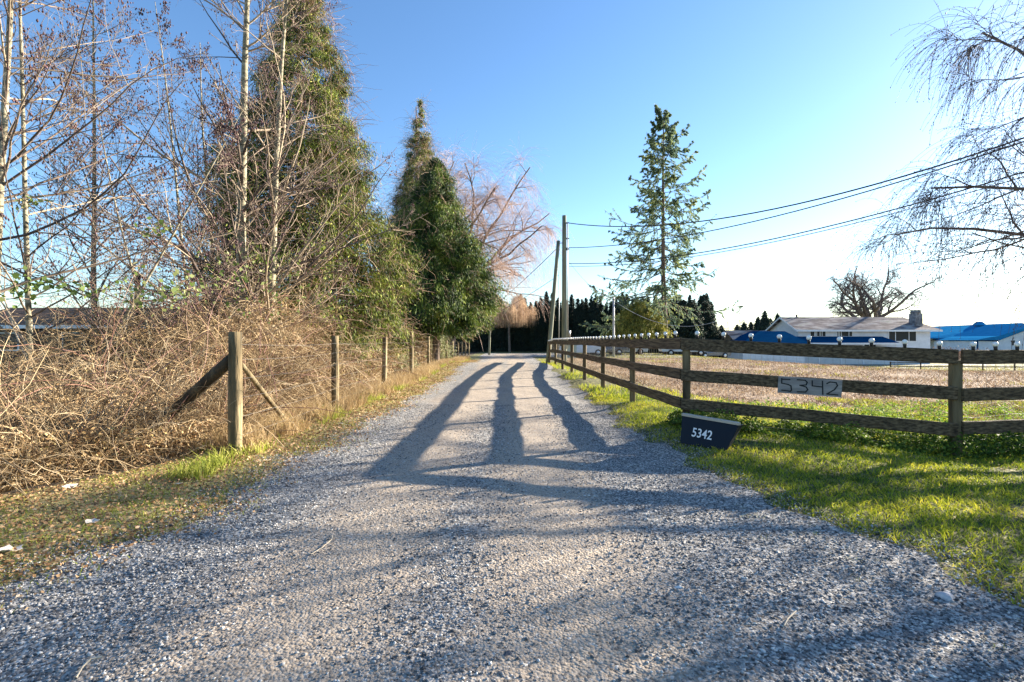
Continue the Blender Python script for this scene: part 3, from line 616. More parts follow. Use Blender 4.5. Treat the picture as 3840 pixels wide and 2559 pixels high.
# ---------------------------------------------------------------- conifers
M_TRUNK = mat("conifer_bark", [(.3, (.06, .045, .035)), (.6, (.2, .15, .12)), (.8, (.33, .28, .24))], 6, .9, .6, 30, (1, 1, .3))
def conifer(name, label, x, y, h, rad, z0, m_leaf, ncl=900, per=70, ls=.09, cat="tree", group=None, prof=None, droop=.5, brown=None, brownfrac=.15, seed=1, clump=.34, asp=.42, lob=1):
    global R
    R = np.random.default_rng(seed)
    z = g1(x, y); t_ = thing(name, label, cat, (x, y, z), group)
    P, Rd = grow(np.array([[0, 0, -.2]]), np.array([[0, 0, 1.]]), np.array([h*.97]), np.array([h*.016+.04]), 12, .012, (0, 0, .05), .08)
    link("trunk", npmesh("trunk", *tubes(P, Rd, 10), True), M_TRUNK, t_)
    prof = prof or (lambda f: (1-f)**.8)
    # clump centres, weighted to the lower, wider part
    f = R.random(ncl*4); keep = R.random(ncl*4) < prof(f)/1.0 + .05; f = f[keep][:ncl]; n = len(f)
    an = R.uniform(0, 6.28, n); lobe = 1 + lob*(.12*np.sin(an*3 + f*9 + seed) + .09*np.sin(an*5 - f*17 + seed) + .05*np.sin(an*9 + f*41)) 
    rr = rad*prof(f)*lobe*R.uniform(.35, 1.05, n)**.6
    Cc = np.stack([rr*np.cos(an), rr*np.sin(an), z0 + f*(h - z0)], -1)
    # supporting boughs
    S0 = np.stack([0*f, 0*f, np.minimum(Cc[:, 2] + rr*.15, h*.96)], -1); sel = R.random(n) < .5
    Dv = Cc[sel] - S0[sel]; B, Q = grow(S0[sel], Dv, np.linalg.norm(Dv, axis=1), np.full(sel.sum(), .018), 5, .05, (0, 0, 0), .3)
    m = n*per; ci = np.repeat(np.arange(n), per); out = norm(Cc*[1, 1, 0] + 1e-6)[ci]
    sc = clump*(.55 + .6*R.random(n))[ci][:, None]*(.35 + .65*np.minimum(1, prof(f)[ci]*1.6))[:, None]
    loc = R.normal(size=(m, 3)); tt = R.uniform(-1, 1, m)[:, None]
    pos = Cc[ci] + loc*sc*[.55, .55, .4] + (out*.9 + np.array([0, 0, -droop]))*tt*sc
    U = norm(out*.45 + np.array([0, 0, -1.]) + R.normal(size=(m, 3))*.42); Vv = norm(np.cross(U, rdir(m)))
    s = R.uniform(.6, 1.3, m)[:, None]*ls*(.6 + .4*prof(f)[ci])[:, None]
    V, Fq = quads(pos, U*s, Vv*s*asp)
    link("crown", npmesh("crown", V, Fq), m_leaf, t_)
    a_ = Acc().add(*tubes(B, Q, 4))
    if brown:
        k = int(n*brownfrac*12); idx = R.integers(0, n, k); S1 = Cc[idx]*[1.02, 1.02, 1] + R.normal(size=(k, 3))*.2
        D1 = norm(Cc[idx]*[1, 1, 0] + 1e-6)*.7 + R.normal(size=(k, 3))*.6; B1, Q1 = grow(S1, D1, R.uniform(.3, 1.3, k), np.full(k, .008), 6, .22, (0, 0, -.05), .4)
        b_ = Acc().add(*tubes(B1, Q1, 3)); b_.obj("dead_twigs", brown, t_)
    a_.obj("boughs", M_TRUNK, t_)
    return t_
M_CEDAR = leafmat("cedar_foliage", [(0, (.003, .008, .003)), (.34, (.014, .024, .007)), (.52, (.10, .14, .02)), (.78, (.31, .37, .045)), (1, (.48, .36, .13))], 1.5, .12, mixn=.55)  # near-black and bright stops paint shaded gaps and sunlit sprays into the leaves
M_CEDAR2 = leafmat("dark_cedar_foliage", [(0, (.003, .008, .004)), (.36, (.012, .03, .009)), (.56, (.07, .13, .02)), (1, (.44, .5, .08))], 1.1, .12, mixn=.55)  # darkest and brightest stops carry painted shade gaps and sun highlights
M_HEDGE = leafmat("hedge_foliage", [(0, (.006, .014, .012)), (.5, (.018, .035, .025)), (1, (.045, .07, .04))], .7, .15)
M_SPRUCE = leafmat("spruce_needles", [(0, (.04, .08, .07)), (.5, (.13, .2, .14)), (.8, (.32, .36, .11)), (1, (.55, .52, .14))], .35, .5)  # yellow stops stand in for sunlit patches on the boughs
M_DTWIG = leafmat("dead_twig", [(0, (.14, .08, .05)), (.5, (.36, .24, .16)), (1, (.6, .45, .32))], .8, 0)
conifer("big_cedar", "tallest broad green cedar behind the bare alders, partly brown, left of the driveway", -7.7, 18.8, 15.4, 3.8, 1.2, M_CEDAR, 1500, 190, .085, brown=M_DTWIG, brownfrac=.45, asp=.17, seed=5, lob=1.3, prof=lambda f: np.clip(1.04-f, 0, 1)**.85*np.clip(.75+f*2, 0, 1), clump=.36)
conifer("cedar_tree", "narrow spire topped cedar with browning foliage behind the dark green one", -6.1, 34, 17.6, 3.0, 3, M_CEDAR, 700, 130, .11, brown=M_DTWIG, brownfrac=.9, asp=.2, seed=8, prof=lambda f: np.clip(1.0-f, 0, 1)**1.0*np.clip(.8+f, 0, 1), clump=.42)
conifer("cedar_tree", "dark green dense cedar overhanging the left side of the driveway", -4.45, 30, 12.1, 3.35, 1.9, M_CEDAR2, 1500, 170, .11, asp=.18, seed=11, lob=1.6, prof=lambda f: np.clip(1.03-f, 0, 1)**.75*np.clip(.72+f*2.2, 0, 1), clump=.42, brown=M_DTWIG, brownfrac=.15)
# pale shrub under the dark cedar
M_SHRUB = leafmat("olive_shrub_leaf", [(0, (.06, .07, .03)), (.5, (.2, .22, .1)), (1, (.42, .42, .24))], 1, .3)
conifer("shrub", "pale olive leafy shrub over the far left fence posts under the dark cedar", -6.0, 35, 3.9, 1.9, .4, M_SHRUB, 260, 60, .07, cat="shrub", seed=14, prof=lambda f: np.clip(1.0-f, 0, 1)**.5)
conifer("shrub", "olive leafy shrub behind the fence posts nearer than the dark cedar", -6.6, 25, 3.2, 1.8, .4, M_SHRUB, 220, 60, .07, cat="shrub", seed=15, prof=lambda f: np.clip(1.0-f, 0, 1)**.5)
# cedar hedge across the end of the drive
hv = []
for k in range(5):
    hgt = 7.6 + .5*math.sin(k*2.1)
    hv.append(conifer("hedge_cedar", "dark narrow cedar in the tall hedge row across the end of the driveway", -6 + k*.1, 72, hgt, .72, .0, M_HEDGE, 620, 32, .11, group="dark cedars in the hedge row", seed=30+k, prof=lambda f: np.clip(1-f, 0, 1)**.5, clump=.24))
xs = []
x_ = -7.5; i = 0
random.seed(11)
while x_ < 28.5:
    xs.append(x_); x_ += random.uniform(.6, .85)
for i, x_ in enumerate(xs):
    y_ = 72 + random.uniform(-.5, .5); k = (i*3) % 5; s_ = (.82 if x_ < 1.0 else 1.0)*random.uniform(.93, 1.06)*(1 - g1(x_, 72)/8)
    src = hv[k]
    if i < 5: src = hv[i]; src.location = (x_, y_, g1(x_, y_)); src.scale = (1, 1, s_); src.rotation_euler = (0, 0, random.uniform(0, 6))
    else: dup(src, (x_, y_, g1(x_, y_)), random.uniform(0, 6), scale=(1, 1, s_))
for (u, D, h, rad, sd_) in ((2592, 66, 7.4, 1.7, 41), (2640, 68, 8.6, 1.9, 42), (2562, 70, 7.8, 1.4, 43)):
    p = at(u, 1280, D); conifer("round_cedar", {41: "rounded dark cedar at the right end of the hedge just right of the spruce trunk", 42: "rightmost and tallest rounded dark cedar at the end of the hedge", 43: "small rounded dark cedar tucked behind the spruce trunk"}[sd_], p[0], D, h, rad, .1, M_HEDGE, 1100, 36, .11, seed=sd_, prof=lambda f: np.clip(1-f, 0, 1)**.45, clump=.28)

# the tall open spruce
def spruce(x, y, h, rad):
    global R
    R = np.random.default_rng(4)
    t_ = thing("spruce_tree", "tall open drooping spruce with bare lower trunk behind the board fence", "tree", (x, y, g1(x, y)))
    P, Rd = grow(np.array([[0, 0, -.2]]), np.array([[-.035, 0, 1.]]), np.array([h]), np.array([.36]), 16, .01, (0, 0, .01), .08)
    link("trunk", npmesh("trunk", *tubes(P, Rd, 12), True), M_TRUNK, t_)
    nb = 120; f = .17 + .82*(np.arange(nb)+R.random(nb))/nb; an = np.arange(nb)*2.4 + R.normal(size=nb)*.3
    low = f < .30; an[low] = np.pi + R.normal(size=low.sum())*.9
    L = rad*np.clip(1.02-f, 0, 1)**.62*np.clip(.55+f*1.1, 0, 1)*R.uniform(.45, 1.25, nb); L[low] *= 1.3; lft = np.cos(an) < -.2; L[lft] *= 1.12
    fi = f*15; i = np.minimum(fi.astype(int), 14); fr = (fi-i)[:, None]; S0 = P[0, i]*(1-fr) + P[0, i+1]*fr
    D = np.stack([np.cos(an), np.sin(an), -.28 + .75*f**2], -1)
    B, Q = grow(S0, D, L, .02 + .05*(1-f), 10, .05, (0, 0, 0.01), .2)
    B[:, :, 2] += (np.linspace(0, 1, 10)**3)[None]*L[:, None]*.12 - (np.linspace(0, 1, 10)*(1-np.linspace(0, 1, 10)))[None]*L[:, None]*.25
    s1 = kids(B, Q, L, 17, .15, 1, (35, 65), (.26, .55), .5, True, .6); B1, Q1 = grow(s1[0], s1[1], s1[2], np.maximum(s1[3], .008), 6, .12, (0, 0, -.13), .4)
    Acc().add(*tubes(B, Q, 5)).add(*tubes(B1, Q1, 3)).obj("boughs", M_TRUNK, t_)
    def needles(B, per, s, hang):
        M, n, _ = B.shape; K = M*per; idx = np.repeat(np.arange(M), per); t = R.uniform(.25, 1, K)*(n-1); i = np.minimum(t.astype(int), n-2); fr = (t-i)[:, None]
        p = B[idx, i]*(1-fr) + B[idx, i+1]*fr; T = norm(B[idx, i+1]-B[idx, i]); U = norm(T*.7 + R.normal(size=(K, 3))*.35 + [0, 0, -hang]); V_ = norm(np.cross(U, rdir(K)))
        ss = R.uniform(.6, 1.3, K)[:, None]*s; return quads(p + U*ss*.6 + R.normal(size=(K, 3))*.04, U*ss, V_*ss*.3)
    Acc().add(*needles(B1, 62, .10, .7)).add(*needles(B, 110, .11, .4)).obj("crown", M_SPRUCE, t_)
spruce(*at(2497, 1280, 57)[:2], 27.0, 8.4)
# low spruce boughs as a separate conifer, yellow sunlight painted into their colour
M_YEL = leafmat("sunlit_bough_leaf", [(0, (.02, .03, .008)), (.45, (.16, .17, .03)), (1, (.55, .48, .1))], .7, .3)
conifer("low_spruce_boughs", "low left spruce boughs modelled as a separate conifer, sunlit yellow put into their colour", at(2400, 1280, 54)[0], 54, 5.6, 2.9, 2.0, M_YEL, 260, 90, .14, asp=.25, seed=50, prof=lambda f: np.clip(1-f, 0, 1)**.55, clump=.5)

# ---------------------------------------------------------------- weeping willows
M_WLIMB = mat("willow_bark", [(.3, (.07, .055, .045)), (.7, (.22, .18, .15))], 5, .9, .5, 25)
M_WPINK = leafmat("willow_twig_pink", [(0, (.24, .15, .13)), (.5, (.5, .34, .27)), (1, (.72, .55, .45))], .6, 0)
M_WTAN = leafmat("willow_twig_tan", [(0, (.25, .15, .08)), (.5, (.5, .33, .19)), (1, (.75, .55, .35))], .6, 0)
M_WBLUE = leafmat("willow_twig_dark", [(0, (.035, .03, .04)), (.5, (.09, .075, .08)), (1, (.2, .16, .14))], .6, 0)
def willow(label, x, y, h, spread, r, mtwig, nl=7, n1=9, n2=8, n3=5, strand=(1.5, 3.5), tw=.006, seed=1, trunkf=.3, droop=-.16, lean=(0, 0), buds=None, bias=(0, 0, 0), name="willow_tree", wob=.16, group=None, limb=.55, zmin=.6):
    global R
    R = np.random.default_rng(seed)
    t_ = thing(name, label, "tree", (x, y, g1(x, y)), group)
    P, Rd = grow(np.array([[0, 0, -.2]]), np.array([[lean[0], lean[1], 1.]]), np.array([h*trunkf]), np.array([r]), 6, .05, (0, 0, 0), .8)
    link("trunk", npmesh("trunk", *tubes(P, Rd, 12), True), M_WLIMB, t_)
    an = np.arange(nl)*6.283/nl + R.normal(size=nl)*.3; S0 = P[0, -1][None] - [0, 0, .1] + np.zeros((nl, 3))
    D = np.stack([np.cos(an), np.sin(an), R.uniform(.5, 1.5, nl)], -1) + np.array(bias)
    L = np.hypot(spread, h*(1-trunkf))*R.uniform(.6, .85, nl); B, Q = grow(S0, D, L, np.full(nl, r*limb), 10, wob, (0, 0, .0), .25)
    s1 = kids(B, Q, L, n1, .2, 1, (30, 65), (.35, .7), .6); B1, Q1 = grow(s1[0], s1[1], s1[2], np.maximum(s1[3], tw*1.5), 9, wob*.8, (0, 0, droop*.12), .25)
    s2 = kids(B1, Q1, s1[2], n2, .15, 1, (25, 60), (.35, .8), .5); B2, Q2 = grow(s2[0], s2[1], s2[2], np.maximum(s2[3], tw), 8, .10, (0, 0, droop*.6), .4)
    s3 = kids(B2, Q2, s2[2], n3, .2, 1, (15, 50), (.5, 1), .6); Ls = R.uniform(*strand, len(s3[0]))*.6
    B3, Q3 = grow(s3[0], s3[1], Ls, np.full(len(Ls), tw*.75), 8, .07, (0, 0, droop*1.9), .6)
    k = B3[:, -1, 2] > zmin; B3 = B3[k]; Q3 = Q3[k]
    Acc().add(*tubes(B, Q, 8)).add(*tubes(B1, Q1, 5)).obj("limbs", M_WLIMB, t_)
    Acc().add(*tubes(B2, Q2, 4)).add(*tubes(B3, Q3, 3)).obj("crown", mtwig, t_)
    if buds:
        m = len(B3)*6; i = R.integers(0, len(B3), m); j = R.integers(0, 8, m); Cn = B3[i, j] + R.normal(size=(m, 3))*.012
        link("buds", npmesh("buds", *octs(Cn, R.uniform(*buds, m))), mtwig, t_)
    return t_
willow("big weeping willow with pinkish bare strands behind the cedars left of the driveway", -5.6, 45, 17.5, 10.5, .55, M_WPINK, 14, 12, 9, 7, (2, 5), .0075, 3, .3, -.12, bias=(.0, 0, .2), limb=.3, zmin=2.8)
willow("bare weeping willow with tan strands hanging in front of the hedge end", -.3, 68, 7.7, 4.2, .16, M_WTAN, 11, 9, 7, 6, (2.5, 4.5), .011, 5, .62, -.34, limb=.3, zmin=3.2)
willow("big dark spreading bare willow behind the white house", at(3255, 1280, 82)[0], 82, 17.5, 8.5, .8, M_WBLUE, 10, 8, 8, 5, (1.5, 3.2), .019, 33, .28, -.13, wob=.19, limb=.4, bias=(0, 0, .7))
willow("dark bare willow whose hanging branches reach in from the right edge of the photo", 15.3, 8.0, 10.8, 9.0, .32, M_WBLUE, 13, 10, 9, 6, (1.2, 2.8), .006, 19, .25, -.13, buds=(.008, .014), bias=(-.5, -.2, .12), limb=.27, wob=.15)
# distant bare trees and conifers between the hedge and the house
for i, (u, D, h, lab) in enumerate(((2775, 150, 14, "thin bare distant tree right of the dark hedge"), (2735, 160, 11, "smallest pale bare tree far behind the hedge end"), (3130, 100, 7.5, "slender bare tree rising just left of the big spreading willow"))):
    p = at(u, 1280, D); alder(lab, p[0], D, h, .12, (0, 0), 26, .4, .1, False, "distant bare trees", tw=.02 if D > 120 else .013, mtr=M_WLIMB)
xs = [(2705, 150, 7.5), (2765, 145, 7.5), (2790, 140, 8.0), (2815, 143, 8.2), (2842, 150, 10), (2868, 138, 11), (2890, 150, 9.5), (2915, 142, 10.5), (2940, 150, 9.5), (2965, 150, 8)]
prot = None
lbl = ["small round dark evergreen alone between the hedge and the distant tree row"] + ["dark evergreen in the distant row behind the left wing of the white house"]*9
for i, (u, D, h) in enumerate(xs):
    p = at(u, 1280, D); 
    if prot is None: prot = conifer("distant_evergreen", lbl[0], p[0], D, 8, 1.9, .1, M_HEDGE, 700, 34, .2, seed=60, prof=lambda f: np.clip(1-f, 0, 1)**.55, clump=.42, group="distant evergreens"); prot.scale = (1, 1, h/8)
    else: dup(prot, (p[0], D, g1(p[0], D)), i*1.3, lbl[i], (1, 1, h/8))
R = np.random.default_rng(99)

# ---------------------------------------------------------------- poles and cables
M_UPOLE = mat("treated_pole", [(.3, (.10, .11, .08)), (.7, (.26, .27, .2))], 4, .85, .4, 30, (1, 1, .1))
M_METAL = flat("grey_steel", (.4, .42, .44), .4, .7); M_CABLE = flat("black_cable", (.02, .024, .03), .6)
px, py = at(2116, 1280, 34.5)[:2]; pz = g1(px, py)
up = thing("utility_pole", "upright wooden utility pole with grey meter box behind the fence end", "pole", (px, py, pz))
reparent(MB().pole((px, py, pz-.3), (px, py, 9.95), .185, .14, 16, 8).obj("pole_shaft", M_UPOLE, None, True), up)
reparent(MB().pole((px+.23, py-.06, 1.0), (px+.21, py-.06, 9.5), .035, .035, 8, 2).obj("conduit", M_METAL, None, True), up)
reparent(MB().pole((px-.36, py+.1, .1), (px-.33, py+.1, 6.2), .03, .03, 8, 2).obj("conduit", M_METAL, None, True), up)
mb = MB().beam((px+.34, py-.15, 2.2), (px+.34, py-.15, 3.45), .26, .2); 
mbo = mb.obj("meter_box", flat("pale_grey_enamel", (.42, .44, .47), .4)); reparent(mbo, up)
reparent(MB().pole((px+.32, py-.15, 1.75), (px+.32, py-.15, 2.2), .09, .09, 12, 1).obj("meter_base", M_METAL, None, True), up)
for z_ in (9.45, 8.4, 7.75, 7.65):
    reparent(MB().pole((px+.14, py-.02, z_), (px+.34, py-.06, z_), .05, .03, 10, 1).obj("insulator", M_BLACK, None, True), up)
b0 = Vector(at(2054, 1364, 33)); t0 = Vector(at(2094, 905, 34.3))
lp = thing("brace_pole", "leaning wooden brace pole at the far end of the board fence", "pole", (b0.x, b0.y, g1(b0.x, b0.y)))
reparent(MB().pole((b0.x, b0.y, g1(b0.x, b0.y)-.1), t0, .15, .115, 14, 6).obj("pole_shaft", M_UPOLE, None, True), lp)
reparent(MB().pole(t0 + Vector((.05, 0, -.15)), (px-.1, py, t0.z-.1), .03, .03, 8, 1).obj("tie_bar", M_METAL, None, True), lp)
q0 = Vector(at(1834, 1322, 55)); 
sp_ = thing("slim_pole", "slim grey pole standing left at the far end of the driveway", "pole", (q0.x, q0.y, g1(q0.x, q0.y)))
reparent(MB().pole((q0.x, q0.y, g1(q0.x, q0.y)-.1), (q0.x+.15, q0.y, 4.3), .13, .09, 12, 4).obj("pole_shaft", M_UPOLE, None, True), sp_)
q1 = Vector(at(2301, 1280, 48)); 
lpz = thing("metal_post", "pale metal lamp post in front of the hedge left of the spruce", "pole", (q1.x, q1.y, g1(q1.x, q1.y)))
reparent(MB().pole((q1.x, q1.y, g1(q1.x, q1.y)-.1), (q1.x, q1.y, 5.35), .11, .09, 12, 3).obj("pole_shaft", flat("galvanised_post", (.5, .5, .5), .5, .3), None, True), lpz)
reparent(MB().pole((q1.x, q1.y, 5.35), (q1.x, q1.y, 5.6), .12, .06, 12, 1, dome=True).obj("post_cap", M_METAL, None, True), lpz)
A = Vector((px+.3, py-.05, 0)); Bp = Vector((25, 4, 0))
def cable(label, pts, rad, A=A, B=Bp, tend=.98, name="power_cable", grp="overhead power cables", m=None, deg=2):
    ts = []; zz = []
    for u, v in pts:
        s_ = (u-1920)/F; t = (s_*A.y - A.x)/((B.x-A.x) - s_*(B.y-A.y)); D = A.y + (B.y-A.y)*t; ts.append(t); zz.append(1.5 + (1280-v)/F*D)
    c = np.polyfit(ts, zz, deg); t = np.linspace(0, tend, 40); P = np.stack([A.x+(B.x-A.x)*t, A.y+(B.y-A.y)*t, np.polyval(c, t)], -1)[None]
    o = link(name, npmesh(name, *tubes(P, np.full((1, 40), rad), 6), True), m or M_CABLE); tag(o, label, "cable", grp); return o
cable("topmost thick power cable from the utility pole sweeping up to the right edge", [(2135, 838), (2650, 830), (3200, 712), (3840, 520)], .03)
cable("second power cable, crossing close beneath the topmost one toward the right edge", [(2135, 930), (2610, 880), (3260, 712), (3840, 535)], .024)
cable("third power cable, upper one of the lower pair from the utility pole", [(2135, 990), (2610, 950), (3600, 725), (3840, 640)], .024)
cable("lowest power cable, under the other three and running to the right", [(2135, 1000), (2610, 962), (3500, 760), (3840, 665)], .016)
# thin guy lines to the left and the drooping drop line to the right
def line(label, pts, rad, m=M_CABLE, name="cable", grp=None):
    P = np.array(pts, float)[None]; o = link(name, npmesh(name, *tubes(P, np.full(P.shape[:2], rad), 5), True), m); tag(o, label, "cable", grp); return o
def sag(a_, b_, s_, n=20): 
    t = np.linspace(0, 1, n)[:, None]; P = np.array(a_)*(1-t) + np.array(b_)*t; P[:, 2] -= 4*s_*(t*(1-t))[:, 0]; return P
line("dark cable from the leaning pole top running down left behind the willow", sag((t0.x, t0.y, t0.z-.4), (-3.2, 54, 4.2), .2), .02)
line("lower dark cable from the leaning pole running down left toward the slim pole", sag((t0.x, t0.y, t0.z-2.3), (-2.6, 55, 4.1), .2), .016)
line("thin cable from the utility pole down to the metal lamp post", sag((px+.2, py, 7.0), (q1.x, q1.y, 5.3), .5), .012)
line("pale sagging cable between the lamp post and the rounded cedars", sag((q1.x, q1.y, 5.3), at(2690, 1205, 50), 1.3), .02, M_METAL)

# ---------------------------------------------------------------- cars and small yard things
M_CARW = flat("white_car_paint", (.62, .66, .7), .2, 0, .6); M_GLASS = flat("dark_car_glass", (.02, .025, .03), .08, 0, .8); M_TYRE = flat("tyre_rubber", (.015, .015, .015), .9); M_RIM = flat("alloy_rim", (.5, .5, .52), .3, .8)
M_CARG = flat("grey_car_paint", (.12, .13, .15), .25, .3, .6)
def car(label, x, y, rz, paint, s=1.0, truck=False):
    t_ = thing("parked_car", label, "car", (x, y, g1(x, y)+.02), "cars parked in the far yard")
    prof = [(-2.2, .32), (2.2, .32), (2.28, .6), (2.15, .82), (1.25, .95), (.55, 1.42), (-.9, 1.46), (-1.75, 1.02), (-2.2, .95), (-2.28, .6)]
    if truck: prof = [(-2.6, .45), (2.5, .45), (2.6, .75), (2.5, 1.1), (1.45, 1.2), (.85, 1.78), (-.55, 1.8), (-.75, 1.2), (-2.6, 1.2), (-2.65, .7)]
    n = len(prof); vs = []; 
    for w, k in ((-.86, .0), (-.78, 1), (.78, 1), (.86, 0)):
        for (px_, pz_) in prof: top = pz_ > 1.0; vs.append((px_*(.985 if k else 1)+0, w*(.82 if top else 1), pz_ + (.02 if k else 0)))
    fs = [tuple(range(n))[::-1], tuple(range(3*n, 4*n))]
    for r_ in range(3):
        for i in range(n): j = (i+1) % n; fs.append((r_*n+i, r_*n+j, (r_+1)*n+j, (r_+1)*n+i))
    body = MB().verts(vs, fs).obj("body", paint, t_)
    gl = [(1.12, 1.0), (.52, 1.38), (-.85, 1.41), (-1.6, 1.04)] if not truck else [(1.3, 1.24), (.8, 1.72), (-.5, 1.74), (-.62, 1.24)]
    for sgn in (-1, 1):
        q = [(a_, sgn*.722*1.0 if b_ > 1.3 else sgn*.725, b_) for a_, b_ in gl]
        MB().prism(gl, sgn*.70, sgn*.735).obj("side_window", M_GLASS, t_)
    for sx_ in (-1.35, 1.38):
        for sy in (-.8, .8):
            wl = MB().pole((sx_*(1.15 if truck else 1), sy-.1, .32), (sx_*(1.15 if truck else 1), sy+.1, .32), .33, .33, 18, 1).obj("wheel", M_TYRE, t_, False)
            yy = sy + (.112 if sy > 0 else -.112)
            MB().pole((sx_*(1.15 if truck else 1), yy-.012*np.sign(sy), .32), (sx_*(1.15 if truck else 1), yy, .32), .2, .18, 14, 1).obj("rim", M_RIM, wl, True)
    t_.rotation_euler = (0, 0, rz); return t_
def carat(label, u, D, rz, paint, truck=False): p = at(u, 1280, D); return car(label, p[0], D, rz, paint, truck=truck)
carat("white parked car seen under the top board just right of the utility pole", 2185, 53, math.radians(8), M_CARW)
carat("grey parked pickup left of the metal lamp post, behind the fence", 2262, 55, math.radians(178), M_CARG, True)
carat("white parked car right of the metal lamp post, behind the fence", 2345, 56, math.radians(4), M_CARW)
carat("white parked pickup right of the spruce trunk, behind the fence", 2565, 56, math.radians(175), M_CARW, True)
carat("grey parked car left of the white house, beyond the stubble field", 2660, 57, math.radians(20), M_CARG)
p = at(2143, 1280, 47); ub = thing("utility_cabinet", "pale green utility cabinet at the foot of the utility pole behind the fence", "cabinet", (p[0], 47, g1(p[0], 47)))
MB().box(-.42, .42, -.35, .35, 0, 1.05).obj("cabinet_body", flat("pale_green_enamel", (.3, .42, .38), .5), ub)
MB().prism([(-.46, 1.05), (.46, 1.05), (.42, 1.16), (-.42, 1.16)], -.4, .4).obj("cabinet_lid", flat("green_lid", (.24, .35, .32), .5), ub)

# ---------------------------------------------------------------- white house
M_SIDING = mat("white_siding", [(.3, (.62, .63, .65)), (.7, (.74, .75, .77))], 2, .6, 0)
M_TRIM = flat("white_trim", (.8, .8, .8), .5); M_ROOF = mat("mossy_shingles", [(.35, (.05, .045, .05)), (.5, (.17, .14, .14)), (.62, (.34, .31, .29)), (.75, (.12, .15, .1))], .6, .9, .6, 12, (1, 3, 3), 8)
M_BLUE = mat("dark_blue_metal_roof", [(.3, (.004, .045, .12)), (.7, (.006, .06, .15))], 2, .95, 0, spec=.0); M_BRICK = mat("grey_stone_chimney", [(.35, (.1, .1, .11)), (.6, (.25, .25, .26))], 4, .9, .6, 8)
M_PANE = flat("window_glass", (.012, .015, .018), .35, 0, .3); M_CURT = flat("curtain", (.5, .5, .48), .9)
HD = 65.0
def hx(u): return (u-1920)/F*HD
def hz(v): return 1.5 + (1280-v)/F*HD
zb = hz(1362)
hs = thing("white_house", "white split level house with mossy roof, dark blue porch roof and stone chimney", "house", (hx(3240), HD, zb))
X0, X1, ze, zr, dp = hx(2992), hx(3487), hz(1236), hz(1190), 7.0
def hp(mb, name, m, par=hs, smooth=False):
    o = mb.obj(name, m, None, smooth)
    if par is hs: reparent(o, hs)
    else: o.parent = par
    return o
wl = hp(MB().xprism([(HD, zb-.3), (HD, ze), (HD+dp/2, zr-.12), (HD+dp, ze), (HD+dp, zb-.3)], X0, X1), "wall", M_SIDING)
for k in range(11):
    pass
# siding laps as one part of the wall
lap = MB()
zz_ = zb
while zz_ < ze-.15: lap.box(X0-.01, X1+.01, HD-.018, HD-.001, zz_, zz_+.16); zz_ += .2
hp(lap, "siding", M_SIDING)
ov = .55; th = .16
sl = (zr-ze)/(dp/2)
rf = MB(); e0 = ze - sl*ov
xr = X1 - .8
rf.verts([(X0-.5, HD-ov, e0), (X1+1.1, HD-ov, e0), (xr, HD+dp/2, zr), (X0-.5, HD+dp/2, zr), (X0-.5, HD+dp+ov, e0), (X1+1.1, HD+dp+ov, e0),
          (X0-.5, HD-ov, e0+th), (X1+1.1, HD-ov, e0+th), (xr, HD+dp/2, zr+th), (X0-.5, HD+dp/2, zr+th), (X0-.5, HD+dp+ov, e0+th), (X1+1.1, HD+dp+ov, e0+th)],
         [(6,7,8,9), (9,8,11,10), (7,11,8), (0,3,2,1), (3,4,5,2), (1,2,5), (0,1,7,6), (5,4,10,11), (1,5,11,7), (0,6,9,3), (3,9,10,4)])
roof = hp(rf, "roof", M_ROOF)
hp(MB().box(X0-.52, X1+1.12, HD-ov-.04, HD-ov-.01, e0-.06, e0+th+.01), "fascia", M_TRIM)
hp(MB().beam((X0-.53, HD-ov, e0+.06), (X0-.53, HD+dp/2, zr+.06), .05, .2).beam((X0-.53, HD+dp/2+.01, zr+.06), (X0-.53, HD+dp+ov, e0+.06), .05, .2), "bargeboard", M_TRIM)
# chimney
cx = hx(3462); ch = hp(MB().box(cx-.55, cx+.4, HD+.6, HD+1.7, ze-.2, hz(1175)+.0).box(cx-.45, cx+.28, HD+.72, HD+1.58, hz(1175)+.002, hz(1162)).box(cx-.6, cx+.45, HD+.55, HD+1.75, hz(1172), hz(1170)), "chimney", M_BRICK, roof)
vp = hx(3033); hp(MB().pole((vp+.6, HD+dp/2+.4, zr-.2), (vp+.6, HD+dp/2+.4, hz(1182)+.25), .13, .13, 10, 1), "vent_pipe", flat("rusty_pipe", (.2, .13, .1), .7), roof)
def window(u0_, u1_, v0_, v1_, cuts, y=HD, curtain=()):
    a_, b_, c_, d_ = hx(u0_), hx(u1_), hz(v1_), hz(v0_); w = .09
    f = MB().box(a_-w, b_+w, y-.07, y-.022, d_, d_+w).box(a_-w, b_+w, y-.07, y-.022, c_-w, c_).box(a_-w, a_, y-.068, y-.02, c_, d_).box(b_, b_+w, y-.068, y-.02, c_, d_)
    for q in cuts: xx = a_+(b_-a_)*q; f.box(xx-.04, xx+.04, y-.066, y-.02, c_, d_)
    fo = hp(f, "window", M_TRIM)
    g = MB().box(a_, b_, y-.045, y-.03, c_, d_).obj("pane", M_PANE); g.parent = fo
    for (q0, q1) in curtain:
        g = MB().box(a_+(b_-a_)*q0, a_+(b_-a_)*q1, y-.05, y-.046, c_+.02, d_-.02).obj("curtain", M_CURT); g.parent = fo
window(3038, 3094, 1243, 1262, (.28, .78), curtain=((.3, .45), (.6, .7)))
window(3138, 3194, 1243, 1262, (.28, .78), curtain=((.05, .2),))
window(3332, 3433, 1240, 1280, (.24, .74))
window(3240, 3258, 1293, 1310, ()); window(3270, 3282, 1293, 1310, ())
